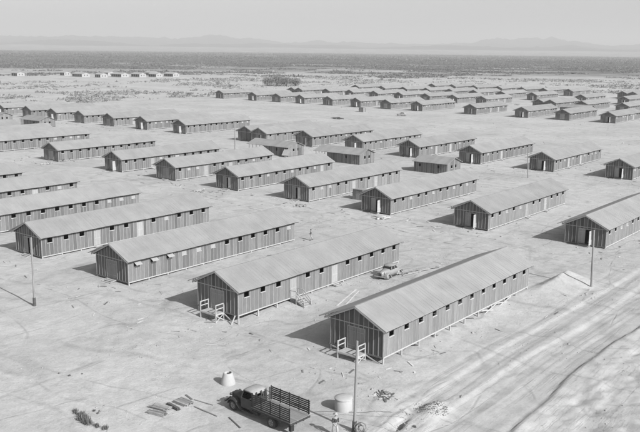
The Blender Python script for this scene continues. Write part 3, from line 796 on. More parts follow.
# dirt ridges and shallow trench spoil crossing the camp
def soil_line(pts, w, h, m='soil_mid', seed=0):
    rr = random.Random(seed); b = MB(); P = []
    for (x0,y0),(x1,y1) in zip(pts[:-1],pts[1:]):
        n = max(2,int(math.hypot(x1-x0,y1-y0)/.8))
        for i in range(n): t = i/n; P.append((x0+(x1-x0)*t+rr.uniform(-.12,.12), y0+(y1-y0)*t+rr.uniform(-.12,.12)))
    P.append(pts[-1]); secs = []
    for i,(x,y) in enumerate(P):
        a = P[max(0,i-1)]; c = P[min(len(P)-1,i+1)]; d = Vector((c[0]-a[0],c[1]-a[1])).normalized(); nx_, ny2 = -d.y, d.x
        ww = w*rr.uniform(.6,1.3); hh = h*rr.uniform(-.9,1.0); z = g1(x,y)
        secs.append([(x-nx_*ww,y-ny2*ww,z-.08),(x-nx_*ww*.4,y-ny2*ww*.4,z+hh*.8),(x+nx_*ww*.3,y+ny2*ww*.3,z+hh),(x+nx_*ww,y+ny2*ww,z-.08)])
    b.loft(secs); tag(b.build('dirt_ridge', M[m]), kind='structure')
soil_line([(-104,115),(-94.4,112.8),(-84,110.5),(-73.5,108.3),(-60,104.6),(-53.1,103.4)], .22,.12,seed=1)
soil_line([(-150,123),(-137.2,116.5),(-124,111.4),(-111.6,107.2),(-96,104.3),(-80.8,101.9)], .25,.12,seed=2)
soil_line([(-56,103.6),(-44.7,104.9),(-32,107.5),(-20,109)], .2,.1,seed=3)
soil_line([(-50,96.2),(-44,97.0),(-39.5,97.2)], .22,.14,seed=4)
soil_line([(-140,95.2),(-120,94.2),(-99,95.6)], .25,.1,seed=5)
soil_line([(-33.8,94.2),(-32.7,90.0)], .25,.15,seed=6); soil_line([(-33.2,94.6),(-32.2,91.0)], .2,.12,seed=7)
soil_line([(-33.2,52.4),(-32.3,52.3),(-32.0,51.4)], .14,.12,seed=8)

# ------------------------------------------------------------------ truck
def wheel(parent, x, y, r, w, dual=False):
    t = MB(); s = 1 if y > 0 else -1
    prof = [(r*.62,-w/2),(r*.93,-w/2),(r,-w*.3),(r,w*.3),(r*.93,w/2),(r*.62,w/2),(r*.62,-w/2)]
    n = 26
    for k in range(len(prof)-1):
        for i in range(n):
            a0, a1 = 2*math.pi*i/n, 2*math.pi*(i+1)/n
            (ra,ya),(rb,yb) = prof[k],prof[k+1]
            t.face([(ra*math.cos(a0),ya,ra*math.sin(a0)),(ra*math.cos(a1),ya,ra*math.sin(a1)),(rb*math.cos(a1),yb,rb*math.sin(a1)),(rb*math.cos(a0),yb,rb*math.sin(a0))])
    wh = t.build('wheel', M['tyre'], parent); wh.location = (x,y,r)
    q = MB(); q.tube((0,-w*.32,0),(0,w*.32,0),r*.615,r*.615,22); q.tube((0,-w*.45,0),(0,w*.45,0),r*.22,r*.22,14,.5)
    for k in range(6):
        a = k*math.pi/3; q.tube((r*.42*math.cos(a),-w*.36,r*.42*math.sin(a)),(r*.42*math.cos(a),w*.36,r*.42*math.sin(a)),r*.09,r*.09,8,.15)
    q.build('rim', M['rim'], wh)
def arc(cx, cz, r, a0, a1, n): return [(cx+r*math.cos(R(a0+(a1-a0)*i/n)), cz+r*math.sin(R(a0+(a1-a0)*i/n))) for i in range(n+1)]
def fender(b, pts, y0, y1, th=.05, tone=1., mi=0):
    # curved strip swept across the width; pts in (x,z)
    up = []
    for i,(x,z) in enumerate(pts):
        a = pts[max(0,i-1)]; c = pts[min(len(pts)-1,i+1)]; d = Vector((c[0]-a[0],c[1]-a[1])).normalized(); up.append((x-d.y*th,z+d.x*th))
    outer = y0 if abs(y0) > abs(y1) else y1; s = 1 if outer > 0 else -1; inner = y1 if outer == y0 else y0
    secs = []
    for (x,z),(ux,uz) in zip(pts,up):
        secs.append([(x,inner,z),(ux,inner,uz+.02),(ux,(inner+outer)/2,uz+.03),(ux,outer-s*.06,uz),(x,outer,z-.05),(x,outer,z-.09),(x,outer-s*.03,z)])
    b.loft(secs,tone,mi)
def truck():
    # local: nose towards -x, wheelbase 4.5, y across, ground z=0
    x, y = -41.2, 44.75
    root = empty('stake_truck', (x,y,g1(x,y)-.02), R(-3.5)); tag(root, 'dark stake-bed truck with a pale sunlit-toned dusty cab roof and empty slatted bed', 'truck')
    FX, RX = -2.35, 2.15
    b = MB(); b.box(-3.2,3.9,-.45,-.33,.62,.82); b.box(-3.2,3.9,.33,.45,.62,.82)
    for xx in (-2.35,-.6,1,2.15,3.6): b.box(xx-.06,xx+.06,-.33,.33,.65,.78)
    b.tube((FX,-.8,.46),(FX,.8,.46),.06); b.tube((RX,-.8,.48),(RX,.8,.48),.08); b.box(RX-.18,RX+.18,-.16,.16,.3,.66)
    b.tube((-.4,-.62,.55),(.45,-.62,.55),.2,.2,12)
    b.build('chassis', M['chassis'], root)
    # hood (nose narrower), cowl
    b = MB(); secs = []
    for xx, hw, zt, zb in ((-3.02,.30,1.22,.72),(-2.9,.36,1.30,.7),(-2.3,.42,1.37,.7),(-1.72,.55,1.44,.7),(-1.45,.68,1.47,.7)):
        sec = [(xx,-hw,zb),(xx,-hw,zt-.22),(xx,-hw*.85,zt-.08),(xx,-hw*.45,zt),(xx,0,zt+.025),(xx,hw*.45,zt),(xx,hw*.85,zt-.08),(xx,hw,zt-.22),(xx,hw,zb)]
        secs.append(sec)
    b.loft(secs); b.build('hood', M['truck'], root, True)
    b = MB(); b.box(-3.06,-3.022,-.27,.27,.74,1.2,1)
    for k in range(9): b.box(-3.08,-3.061,-.24+k*.055,-.215+k*.055,.76,1.17,3)
    b.build('grille', M['chassis'], root)
    # cab
    def cs(xx, hw, zb, zt, r=.16): return [(xx,-hw,zb),(xx,-hw,zt-.55),(xx,-hw+.07,zt-r),(xx,-hw+.2,zt-.03),(xx,0,zt+.03),(xx,hw-.2,zt-.03),(xx,hw-.07,zt-r),(xx,hw,zt-.55),(xx,hw,zb)]
    b = MB()
    b.loft([cs(-1.5,.74,.68,1.45,.1),cs(-1.46,.76,.66,1.5,.1)])                 # cowl
    for s in (-1,1):
        b.box(-1.45,-.14,s*.80-.02,s*.80+.02,.62,1.42)                        # door panels
        for xa in (-1.18,-.17): b.bar((xa-(.22 if xa < -1 else 0),s*.79,1.4),(xa+(.02 if xa<-1 else 0),s*.71,2.04),.06,.07)
        b.bar((-1.2,s*.72,2.03),(-.15,s*.72,2.03),.06,.08)
    b.box(-1.47,-1.43,-.76,.76,.66,1.44)
    b.bar((-1.42,-.0,1.42),(-1.2,0,2.05),.05,.05)
    # back wall with small rear window, tone lightened for sun falling on it
    b.box(-.16,-.12,-.79,.79,.62,1.5,1.5); b.box(-.16,-.12,-.74,-.33,1.5,2.02,1.5); b.box(-.16,-.12,.33,.74,1.5,2.02,1.5); b.box(-.16,-.12,-.33,.33,1.86,2.02,1.5)
    b.build('cab', M['truck'], root)
    b = MB(); secs = []
    for xx, z, hw in ((-1.34,1.98,.66),(-1.22,2.09,.74),(-.9,2.15,.77),(-.5,2.15,.77),(-.2,2.10,.76),(-.08,1.98,.72)):
        secs.append([(xx,-hw,z-.09),(xx,-hw*.93,z-.0),(xx,-hw*.5,z+.045),(xx,0,z+.06),(xx,hw*.5,z+.045),(xx,hw*.93,z-.0),(xx,hw,z-.09)])
    b.loft(secs); b.build('cab_roof', M['truck_roof'], root, True)
    b = MB(); b.hexa([(-1.415,-.7,1.44),(-1.40,-.7,1.44),(-1.40,.7,1.44),(-1.415,.7,1.44),(-1.215,-.66,1.99),(-1.20,-.66,1.99),(-1.20,.66,1.99),(-1.215,.66,1.99)]); b.build('windscreen', M['glass'], root)
    b = MB(); b.box(-1.1,-.25,-.6,.6,.8,1.05); b.box(-.42,-.22,-.6,.6,1.0,1.5); b.build('seat', M['chassis'], root)
    # fenders and running boards
    for s in (-1,1):
        b = MB(); pts = arc(FX,.42,.6,178,28,12)+[(-1.55,.52),(-1.3,.46)]
        fender(b, pts, s*.42, s*.92); b.box(-1.35,-.1,min(s*.62,s*.94),max(s*.62,s*.94),.40,.45); b.build('fender', M['truck'], root, False)
        h = MB(); h.lathe([(.0,-.14),(.09,-.11),(.125,-.02),(.13,.03),(.0,.05)], n=16); o = h.build('headlight', M['truck'], root, True); o.rotation_euler = (0,R(-90),0); o.location = (-2.95,s*.48,1.12)
    b = MB(); b.box(-3.32,-3.26,-.9,.9,.5,.66); b.box(-3.26,-3.0,-.4,-.34,.55,.62); b.box(-3.26,-3.0,.34,.4,.55,.62); b.build('bumper', M['truck'], root)
    for xx, yy in ((FX,-.78),(FX,.78)): wheel(root, xx, yy, .43, .2)
    for yy in (-.72,-.95,.72,.95): wheel(root, RX, yy, .45, .2)
    # bed
    X0, X1, HY, ZB = .02, 4.25, 1.08, 1.05
    b = MB(); n = 12
    for i in range(n):
        a = -HY+i*2*HY/n; b.box(X0,X1,a+.004,a+2*HY/n-.004,ZB,ZB+.05,random.uniform(.8,1.15))
    b.build('bed_deck', M['deck'], root)
    b = MB()
    for s in (-1,1): b.box(X0,X1,s*HY-.045 if s>0 else -HY-.005,s*HY+.005 if s>0 else -HY+.045,ZB-.14,ZB-.004)
    for k in range(7): xx = X0+.15+k*.66; b.box(xx-.04,xx+.04,-HY+.05,HY-.05,ZB-.12,ZB-.004)
    b.box(X1-.05,X1+.03,-HY,HY,ZB-.16,ZB-.003); b.box(X0,X1,-.45,-.33,.83,ZB-.13); b.box(X0,X1,.33,.45,.83,ZB-.13)
    b.build('bed_frame', M['stake'], root)
    zs = [.16,.315,.47,.625,.78,.935,1.09]
    for s in (-1,1):
        b = MB(); yy = s*(HY-.03)
        for k in range(5): xx = X0+.08+k*(X1-X0-.2)/4; b.box(xx-.045,xx+.045,yy-.02,yy+.02,ZB+.0,ZB+1.22)
        for zz in zs: b.box(X0+.02,X1-.02,yy-(.045 if s<0 else -.021),yy+(-.021 if s<0 else .045),ZB+zz-.05,ZB+zz+.055)
        b.build('stake_side', M['stake'], root)
    b = MB()
    for yy in (-.95,-.5,0,.5,.95): b.box(X0+.0,X0+.05,yy-.04,yy+.04,ZB+.05,ZB+1.1)
    for zz in zs[:3]: b.box(X0+.051,X0+.075,-1.02,1.02,ZB+zz-.04,ZB+zz+.05)
    b.build('front_stakes', M['stake'], root)
    b = MB()
    b.box(-.0+3.95,4.2,-.95,-.62,.36,.8,.6); b.build('mud_flap', M['chassis'], root)
truck()

# ------------------------------------------------------------------ sedans of the late 1930s
def sedan(x, y, rz, label, m):
    root = empty('parked_car', (x,y,g1(x,y)-.01), rz); tag(root, label, 'car', 'old sedans')
    # local nose towards -y
    def sec(yy, hw, zb, zt, hr, zr=None):
        # lower body section with optional greenhouse
        if zr is None: return [(-hw,yy,zb),(-hw,yy,zt-.2),(-hw*.8,yy,zt-.05),(-hw*.35,yy,zt),(hw*.35,yy,zt),(hw*.8,yy,zt-.05),(hw,yy,zt-.2),(hw,yy,zb)]
    b = MB(); S = []
    for yy, hw, zb, zt in ((-2.12,.14,.5,.86),(-2.02,.26,.42,1.0),(-1.6,.36,.38,1.08),(-1.1,.46,.36,1.12),(-.72,.62,.34,1.14),(-.4,.72,.34,1.14),(.6,.74,.34,1.13),(1.3,.68,.36,1.10),(1.8,.5,.4,.98),(2.1,.3,.46,.72)):
        S.append([(-hw,yy,zb),(-hw,yy,zt-.22),(-hw*.82,yy,zt-.06),(-hw*.4,yy,zt),(hw*.4,yy,zt),(hw*.82,yy,zt-.06),(hw,yy,zt-.22),(hw,yy,zb)])
    b.loft(S); b.build('body', M[m], root, True)
    b = MB(); S = []     # roof shell, rounded fastback
    for yy, hw, zt in ((-.46,.50,1.50),(-.34,.56,1.58),(0,.6,1.64),(.5,.6,1.63),(.95,.57,1.52),(1.3,.52,1.36),(1.62,.44,1.14),(1.85,.36,.98)):
        zb = min(zt-.10, 1.48) if yy < .7 else max(.8, zt-.5)
        S.append([(-hw-.05,yy,zb),(-hw,yy,zt-.10),(-hw*.7,yy,zt-.02),(0,yy,zt+.02),(hw*.7,yy,zt-.02),(hw,yy,zt-.10),(hw+.05,yy,zb)])
    b.loft(S)
    for s in (-1,1):
        for ya, yb in ((-.66,-.42),(.12,.12),(.8,.74)): b.bar((s*.68,ya,1.08),(s*.59,yb,1.52),.06,.07)
    b.build('roof', M[m], root, True)
    b = MB(); b.hexa([(-.62,-.6,1.08),(.62,-.6,1.08),(.62,1.0,1.08),(-.62,1.0,1.08),(-.53,-.42,1.5),(.53,-.42,1.5),(.53,.8,1.5),(-.53,.8,1.5)]); b.build('side_glass', M['glass'], root)
    b = MB(); b.box(-.25,.25,1.44,1.46,1.2,1.36); b.build('rear_window', M['glass'], root)
    for s in (-1,1):
        b = MB(); pts = [(a,c) for a,c in arc(-1.42,.34,.43,200,20,10)]+[(-.75,.3),(-.6,.28)]
        # sweep in (y,z): rotate coordinates
        q = MB(); fender(q, pts, s*.38, s*.84)
        b.v = [(vy if False else v_[1], v_[0], v_[2]) for v_ in q.v for vy in (0,)]; b.f = [tuple(reversed(f)) for f in q.f]; b.t = q.t; b.m = q.m
        b.build('fender', M[m], root, False)
        b = MB(); q = MB(); fender(q, [(.62,.28)]+arc(1.3,.34,.43,170,-10,10), s*.55, s*.85)
        b.v = [(v_[1], v_[0], v_[2]) for v_ in q.v]; b.f = [tuple(reversed(f)) for f in q.f]; b.t = q.t; b.m = q.m
        b.build('fender', M[m], root, False)
        b = MB(); b.box(min(s*.7,s*.86),max(s*.7,s*.86),-.72,.7,.27,.31); b.build('running_board', M['chassis'], root)
        h = MB(); h.lathe([(0,-.16),(.07,-.12),(.11,0),(.11,.04),(0,.06)], n=14); o = h.build('headlight', M['chrome'], root, True); o.location = (s*.42,-1.78,.86); o.rotation_euler = (R(90),0,0)
    b = MB()
    for k in range(5): b.box(-.16+k*.07,-.13+k*.07,-2.15,-2.125,.52,.86)
    b.build('grille', M['chassis'], root)
    for yy in (-2.3,2.22):
        b = MB(); b.box(-.78,.78,yy-.03,yy+.03,.42,.52); b.box(-.4,-.36,min(yy,yy*.9),max(yy,yy*.9),.44,.5); b.box(.36,.4,min(yy,yy*.9),max(yy,yy*.9),.44,.5); b.build('bumper', M['chrome'], root)
    for yy in (-1.42,1.3):
        for s in (-1,1):
            e = empty('axle_end', (0,0,0)); bpy.data.objects.remove(e)
            t = MB(); r = .35; w = .16; n = 22; prof = [(r*.6,-w/2),(r*.93,-w/2),(r,-w*.3),(r,w*.3),(r*.93,w/2),(r*.6,w/2),(r*.6,-w/2)]
            for k in range(len(prof)-1):
                for i in range(n):
                    a0, a1 = 2*math.pi*i/n, 2*math.pi*(i+1)/n; (ra,xa),(rb,xb) = prof[k],prof[k+1]
                    t.face([(xa,ra*math.cos(a0),ra*math.sin(a0)),(xa,ra*math.cos(a1),ra*math.sin(a1)),(xb,rb*math.cos(a1),rb*math.sin(a1)),(xb,rb*math.cos(a0),rb*math.sin(a0))])
            wh = t.build('wheel', M['tyre'], root); wh.location = (s*.68,yy,r)
            q = MB(); q.tube((-w*.4,0,0),(w*.4,0,0),r*.6,r*.6,18); q.build('rim', M['rim'], wh)
    return root
sedan(-55.2,83.6,R(4),'pale rounded old sedan parked beside the front barrack with side stairs','car')
sedan(-194.6,301.2,R(-52),'distant dark sedan parked on the wide empty strip near the fourth row','car')

# ------------------------------------------------------------------ man walking
def person(x, y, rz, label, shirt='cloth_dark', pants='cloth_mid', hat=False):
    z = g1(x,y); root = empty('person', (x,y,z), rz); tag(root, label, 'person')
    def skin(name, V, Ed, rad, m, sub=2, rootv=0, parent=root):
        me = bpy.data.meshes.new(name); me.from_pydata(V, Ed, []); o = put(name, me, parent)
        me.materials.append(M[m])
        mo = o.modifiers.new('Skin','SKIN'); mo.use_smooth_shade = True
        for i, r in enumerate(rad):
            sv = me.skin_vertices[0].data[i]; sv.radius = (r,r) if not isinstance(r, tuple) else r; sv.use_root = (i == rootv)
        s = o.modifiers.new('Sub','SUBSURF'); s.levels = sub; s.render_levels = sub
        return o
    # facing -y ; joints
    V = [(0,0,.94),(0,-.01,1.12),(0,-.03,1.32),(0,-.04,1.46),(0,-.06,1.55),(0,-.08,1.64),(0,-.07,1.72),
         (.10,0,.90),(.12,-.16,.50),(.12,-.12,.10),(.12,-.28,.05),
         (-.10,0,.90),(-.11,.10,.50),(-.11,.30,.13),(-.11,.20,.05),
         (.17,-.03,1.42),(.25,.02,1.16),(.20,-.18,.98),(.17,-.25,.95),
         (-.17,-.03,1.42),(-.26,.0,1.15),(-.22,-.2,1.02),(-.19,-.27,1.0)]
    Ed = [(0,1),(1,2),(2,3),(3,4),(4,5),(5,6),(0,7),(7,8),(8,9),(9,10),(0,11),(11,12),(12,13),(13,14),(3,15),(15,16),(16,17),(17,18),(3,19),(19,20),(20,21),(21,22)]
    rad = [(.14,.11),(.13,.10),(.16,.11),(.09,.07),.05,.085,.07,.09,.06,.045,.04,.09,.06,.045,.04,.065,.045,.035,.03,.065,.045,.035,.03]
    skin('body', V, Ed, rad, 'skin')
    skin('trousers', [(0,0,1.0),(.10,0,.90),(.12,-.16,.50),(.12,-.125,.14),(-.10,0,.90),(-.11,.10,.50),(-.11,.29,.17)], [(0,1),(1,2),(2,3),(0,4),(4,5),(5,6)], [(.16,.125),.11,.085,.08,.11,.085,.08], pants)
    skin('shirt', [(0,-.0,1.0),(0,-.01,1.15),(0,-.03,1.33),(0,-.04,1.45),(.18,-.03,1.42),(.25,.02,1.17),(.22,-.12,1.04),(-.18,-.03,1.42),(-.26,.0,1.16),(-.23,-.13,1.06)],
         [(0,1),(1,2),(2,3),(3,4),(4,5),(5,6),(3,7),(7,8),(8,9)], [(.165,.13),(.155,.12),(.18,.13),.10,.085,.065,.055,.085,.065,.055], shirt)
    b = MB(); b.lathe([(.0,.13),(.06,.12),(.095,.08),(.105,.02),(.095,-.03),(.08,-.05)], c=(0,-.055,1.69), n=14); b.build('hair', M['hair'], root, True)
    if hat:
        b = MB(); b.lathe([(0,.16),(.07,.155),(.10,.12),(.112,.05),(.19,.035),(.195,.02),(.11,.02)], c=(0,-.06,1.70), n=18); b.build('hat', M['canvas'], root, True)
    b = MB()   # features and fingers, small
    b.hexa([(-.012,-.175,1.62),(.012,-.175,1.62),(.015,-.14,1.62),(-.015,-.14,1.62),(-.008,-.155,1.67),(.008,-.155,1.67),(.01,-.14,1.67),(-.01,-.14,1.67)])
    for s, hx, hy, hz in ((1,.165,-.27,.94),(-1,-.185,-.29,.99)):
        for k in range(4): b.tube((hx+(k-1.5)*.018,hy,hz),(hx+(k-1.5)*.02,hy-.06-.01*(k%2),hz-.035),.009,.007,6)
        b.tube((hx-s*.03,hy+.01,hz),(hx-s*.05,hy-.03,hz+.01),.01,.008,6)
    b.build('hands', M['skin'], root)
    for sx, sy, sz in ((.12,-.2,.0),(-.11,.24,.0)):
        q = MB(); q.hexa([(sx-.045,sy-.16,sz),(sx+.045,sy-.16,sz),(sx+.045,sy+.12,sz),(sx-.045,sy+.12,sz),(sx-.04,sy-.14,sz+.06),(sx+.04,sy-.14,sz+.06),(sx+.045,sy+.12,sz+.13),(sx-.045,sy+.12,sz+.13)]); q.build('shoe', M['tyre'], root)
person(-75.0,92.5,R(-35),'person in dark shirt and grey trousers walking between the barracks, arms bent'); bpy.data.objects['person'].scale = (.93,.93,.93)

person(-34.65,45.8,R(60),'person in pale hat, dark shirt and light trousers standing behind the truck','cloth_black','canvas_cloth',True)

# ------------------------------------------------------------------ far pale houses
def house(x, y, w, d, label, h=2.9, rz=0):
    root = empty('house', (x,y,-.3), rz); tag(root, label, 'house', 'pale houses beyond the camp')
    b = MB(); g = lambda yy: h+1.3*(1-abs(yy)/(d/2))
    b.box(-w/2,w/2,-d/2,-d/2+.15,0,h); b.box(-w/2,w/2,d/2-.15,d/2,0,h)
    for xx in (-w/2, w/2-.15):
        for a, c in ((-d/2+.15,0),(0,d/2-.15)): b.hexa([(xx,a,0),(xx+.15,a,0),(xx+.15,c,0),(xx,c,0),(xx,a,g(a)),(xx+.15,a,g(a)),(xx+.15,c,g(c)),(xx,c,g(c))])
    wa = b.build('wall', M['paint_white'], root)
    b = MB()
    for s in (-1,1):
        p = [(-w/2-.5,0,h+1.35),(w/2+.5,0,h+1.35),(w/2+.5,s*(d/2+.5),h-.1),(-w/2-.5,s*(d/2+.5),h-.1)]
        q = [(a,c,e+.12) for a,c,e in p]
        if s > 0: b.hexa(p+q)
        else: b.hexa([p[3],p[2],p[1],p[0]]+[q[3],q[2],q[1],q[0]])
    b.build('roof', M['house_roof'], root)
    n = max(2,int(w/2.6))
    for k in range(n):
        f = MB(); xx = -w/2+(k+.5)*w/n; f.box(xx-1.05,xx+1.05,-d/2-.03,-d/2-.002,.5,2.5); f.build('window', M['glass'], root)  # oversized dark panes added to darken the wall on its shaded side
    for yy in (-1.6,1.4):
        f = MB(); f.box(w/2+.002,w/2+.03,yy-.4,yy+.4,.9,2.1); f.build('window', M['glass'], root)
HS = [(-710,438,9,8,'lone small pale house at the far left'),(-701,483,7,7,'small pale house, second from the left'),(-663,474,15,9,'long pale house with dark shaded wall, third from the left'),
      (-638,478,8,8,'pale house nearer the camp, fourth from the left'),(-679,518,9,9,'pale house set back, fifth from the left'),(-640,501,15,9,'long pale house, sixth from the left'),
      (-630,515,12,8,'pale house, seventh from the left'),(-657,554,13,9,'pale house set back, third from the right'),(-621,528,11,8,'pale house, second from the right'),(-622,549,13,8,'long pale house, rightmost of the far houses')]
for x,y,w,d,lb in HS: house(x,y,w,d,lb)

# ------------------------------------------------------------------ vegetation
def tri_mesh(name, pts, tris, m, tones=None):
    me = bpy.data.meshes.new(name); nv = len(pts)
    me.vertices.add(nv); me.vertices.foreach_set('co', pts.astype(np.float32).ravel())
    me.loops.add(tris.size); me.loops.foreach_set('vertex_index', tris.ravel().astype(np.int32))
    me.polygons.add(len(tris)); me.polygons.foreach_set('loop_start', np.arange(0,tris.size,3,dtype=np.int32))
    me.update(calc_edges=True); me.materials.append(m)
    a = me.attributes.new('tone','FLOAT','FACE'); a.data.foreach_set('value', (np.ones(len(tris)) if tones is None else tones).astype(np.float32))
    return me
def leafcloud(cx, cy, cz, rx, ry, rz, n, size, rng):
    """n leaf-clump triangles in an ellipsoid shell, arrays per clump"""
    u = rng.normal(size=(n,3)); u /= np.linalg.norm(u,axis=1)[:,None]; r = rng.uniform(.35,1.05,(n,1))
    c = u*r*np.array([rx,ry,rz]); c[:,2] = np.abs(c[:,2]) if cz == 0 else c[:,2]
    c += np.array([cx,cy,cz]); t = rng.normal(size=(n,3,3))*size
    return (c[:,None,:]+t).reshape(-1,3)
def grow_trees():
    specs = [(-424,470,6,7.5),(-420,476,5.5,8.2),(-416.5,482,6,7.2),(-430,492,5,6.5),(-412.5,488,5.5,6.2)]
    for i,(x,y,r,h) in enumerate(specs):
        root = empty('mesquite_tree', (x,y,-.3)); tag(root, ['rounded grey-green tree at the left end of the grove behind the camp','tall middle tree of the grove behind the camp','broad tree right of middle in the grove behind the camp','lower tree at the back of the grove','rightmost tree of the grove behind the camp'][i], 'tree', 'grove of desert trees behind the camp')
        b = MB(); 
        for k in range(4):
            a = k*1.6+i; b.tube((0,0,0),(math.cos(a)*r*.25,math.sin(a)*r*.25,h*.35),.22,.14,7); b.tube((math.cos(a)*r*.25,math.sin(a)*r*.25,h*.35),(math.cos(a)*r*.5,math.sin(a)*r*.5,h*.7),.14,.05,6)
        b.build('trunk', M['bark'], root)
        P = [leafcloud(math.cos(a)*r*.4, math.sin(a)*r*.4, h*.5+RNG.uniform(-.3,.6), r*.5, r*.5, h*.42, 420, .22, RNG) for a in np.arange(0,6.2,1.05)]
        P.append(leafcloud(0,0,h*.62,r*.6,r*.6,h*.38,500,.22,RNG))
        P = np.concatenate(P); T = np.arange(len(P)).reshape(-1,3)
        put('crown', tri_mesh('crown', P, T, M['grove'], RNG.uniform(.7,1.6,len(T))), root)
grow_trees()
def scatter(name, X, Y, S, per, label, m='leaf', flat=.75, seed=3, leaf=.34):
    rng = np.random.default_rng(seed); n = len(X); Z = gh(X, Y)
    u = rng.normal(size=(n,per,3)); u /= np.linalg.norm(u,axis=2)[...,None]; r = rng.uniform(.3,1.0,(n,per,1))
    c = u*r*np.stack([S,S*rng.uniform(.7,1.2,n),S*flat],-1)[:,None,:]
    c[...,2] = np.abs(c[...,2]); c += np.stack([X,Y,Z],-1)[:,None,:]
    t = rng.normal(size=(n,per,3,3))*(S*leaf)[:,None,None,None]
    P = (c[:,:,None,:]+t).reshape(-1,3); T = np.arange(len(P)).reshape(-1,3)
    tones = np.repeat(rng.uniform(.6,1.5,n),per)*rng.uniform(.75,1.3,n*per)
    return tag(put(name, tri_mesh(name, P, T, M[m], tones)), label, 'brush', kind='stuff')
def polar(n, d0, d1, rng, a0=12, a1=66, p=1.):
    d = (rng.uniform(0,1,n)*(d1**p-d0**p)+d0**p)**(1/p); a = np.radians(rng.uniform(a0,a1,n)); return -d*np.sin(a), d*np.cos(a)
rng = np.random.default_rng(5)
# band 1
X, Y = polar(250000, 800, 2500, rng, p=1.25); d = np.hypot(X,Y)
k = .5*vnoise(X,Y,90,41)+.3*vnoise(X,Y,35,42)+.2*vnoise(X,Y,12,43)
keep = (k > .57-.30*sm(900,1800,d)+.12*(1-sm(830,1000,d))) & (rng.uniform(size=len(X)) < .85)
scatter('desert_brush', X[keep], Y[keep], rng.gamma(3,.23,keep.sum())+.35, 9, 'grey desert brush covering the flat beyond the camp', seed=4, leaf=.3, flat=.6)
# band 2: far brush as larger clumps
X, Y = polar(80000, 2200, 5600, rng, p=1.); k = .6*vnoise(X,Y,260,51)+.4*vnoise(X,Y,90,52)
keep = k > .3
scatter('far_brush', X[keep], Y[keep], rng.gamma(3,.4,keep.sum())+.8, 7, 'unbroken band of far brush reaching to the foot of the hills', seed=5, leaf=.4, flat=.6, m='far_leaf')
# sparse brush at the back of the camp and at the left
X, Y = polar(90000, 400, 900, rng); d = np.hypot(X,Y); A = np.degrees(np.arctan2(-X,Y))
k = .45*vnoise(X,Y,45,61)+.3*vnoise(X,Y,16,62)+.25*vnoise(X,Y,6,63)
out = (X < -352) | (Y > 575) | ((Y > 560) & (X < -300))
left = (A > 44) & (d > 430) & (d < 760)
houses_strip = ((d > 770) & (A > 46)) | ((A > 50) & (d > 700))
keep = out & ~houses_strip & (((k > .50) & left) | ((k > .545) & ~left)) & (rng.uniform(size=len(X)) < .7)
scatter('sparse_brush', X[keep], Y[keep], rng.gamma(2,.2,keep.sum())+.2, 12, 'scattered low brush on the sand just beyond the barracks', seed=6, leaf=.28, m='grove')
# dark weeds in the foreground, row of tufts
def weeds(items, label, seed, m='leaf_near'):
    items = [(x,y,s*.62) for x,y,s in items]; b_pts = []; tn = []; rng = np.random.default_rng(seed)
    for x,y,s in items:
        n = int(160*s+60); z = g1(x,y); a = rng.uniform(0,6.28,n); tilt = rng.uniform(0,.9,n); L = s*rng.uniform(.4,1.,n)
        bx = x+rng.normal(size=n)*s*.28; by = y+rng.normal(size=n)*s*.28
        tip = np.stack([bx+np.cos(a)*np.sin(tilt)*L, by+np.sin(a)*np.sin(tilt)*L, z+np.cos(tilt)*L],-1)
        w = .03+.03*s; p0 = np.stack([bx-np.sin(a)*w,by+np.cos(a)*w,np.full(n,z-.03)],-1); p1 = np.stack([bx+np.sin(a)*w,by-np.cos(a)*w,np.full(n,z-.03)],-1)
        b_pts.append(np.stack([p0,p1,tip],1).reshape(-1,3))
    P = np.concatenate(b_pts); T = np.arange(len(P)).reshape(-1,3)
    return tag(put('weed_clump', tri_mesh('weed_clump', P, T, M[m], rng.uniform(.5,1.4,len(T)))), label, 'weeds')
weeds([(-53.0,35.9,.5),(-52.7,35.7,.35)], 'single dark weed tuft at the left end of the foreground row', 1)
weeds([(-52.0,35.8,.7),(-51.7,35.6,.65),(-51.3,35.6,.8),(-51.0,35.3,.8),(-50.6,35.2,.8),(-50.3,35.2,.7),(-51.5,35.2,.5)], 'dense dark row of weeds at the bottom left', 2)
weeds([(-49.6,35.4,.5),(-49.3,35.3,.35)], 'smaller weed tuft right of the dense dark row', 3)
weeds([(-48.6,35.5,.6)], 'last weed tuft at the right end of the foreground row', 4)
weeds([(-51.9,36.9,.3)], 'little dark tuft behind the dense weed row, left of a smaller one', 5)
weeds([(-51.3,36.8,.25)], 'smallest dark tuft behind the dense weed row', 15)
weeds([(-59.5,39.9,.25),(-60.6,39.6,.2),(-58.9,40.8,.15)], 'faint dry tufts on the sand at the lower left', 6)
heap('earth_clods', -31.3,54.0,1.5,420,.045,M['soil_dark'],'dark loose clods on the dirt heap right of the foreground pole','clods',.12,41)['kind'] = 'stuff'
weeds([(-30.7,50.6,.3)], 'dark tuft at the bottom edge right of the pit', 8)
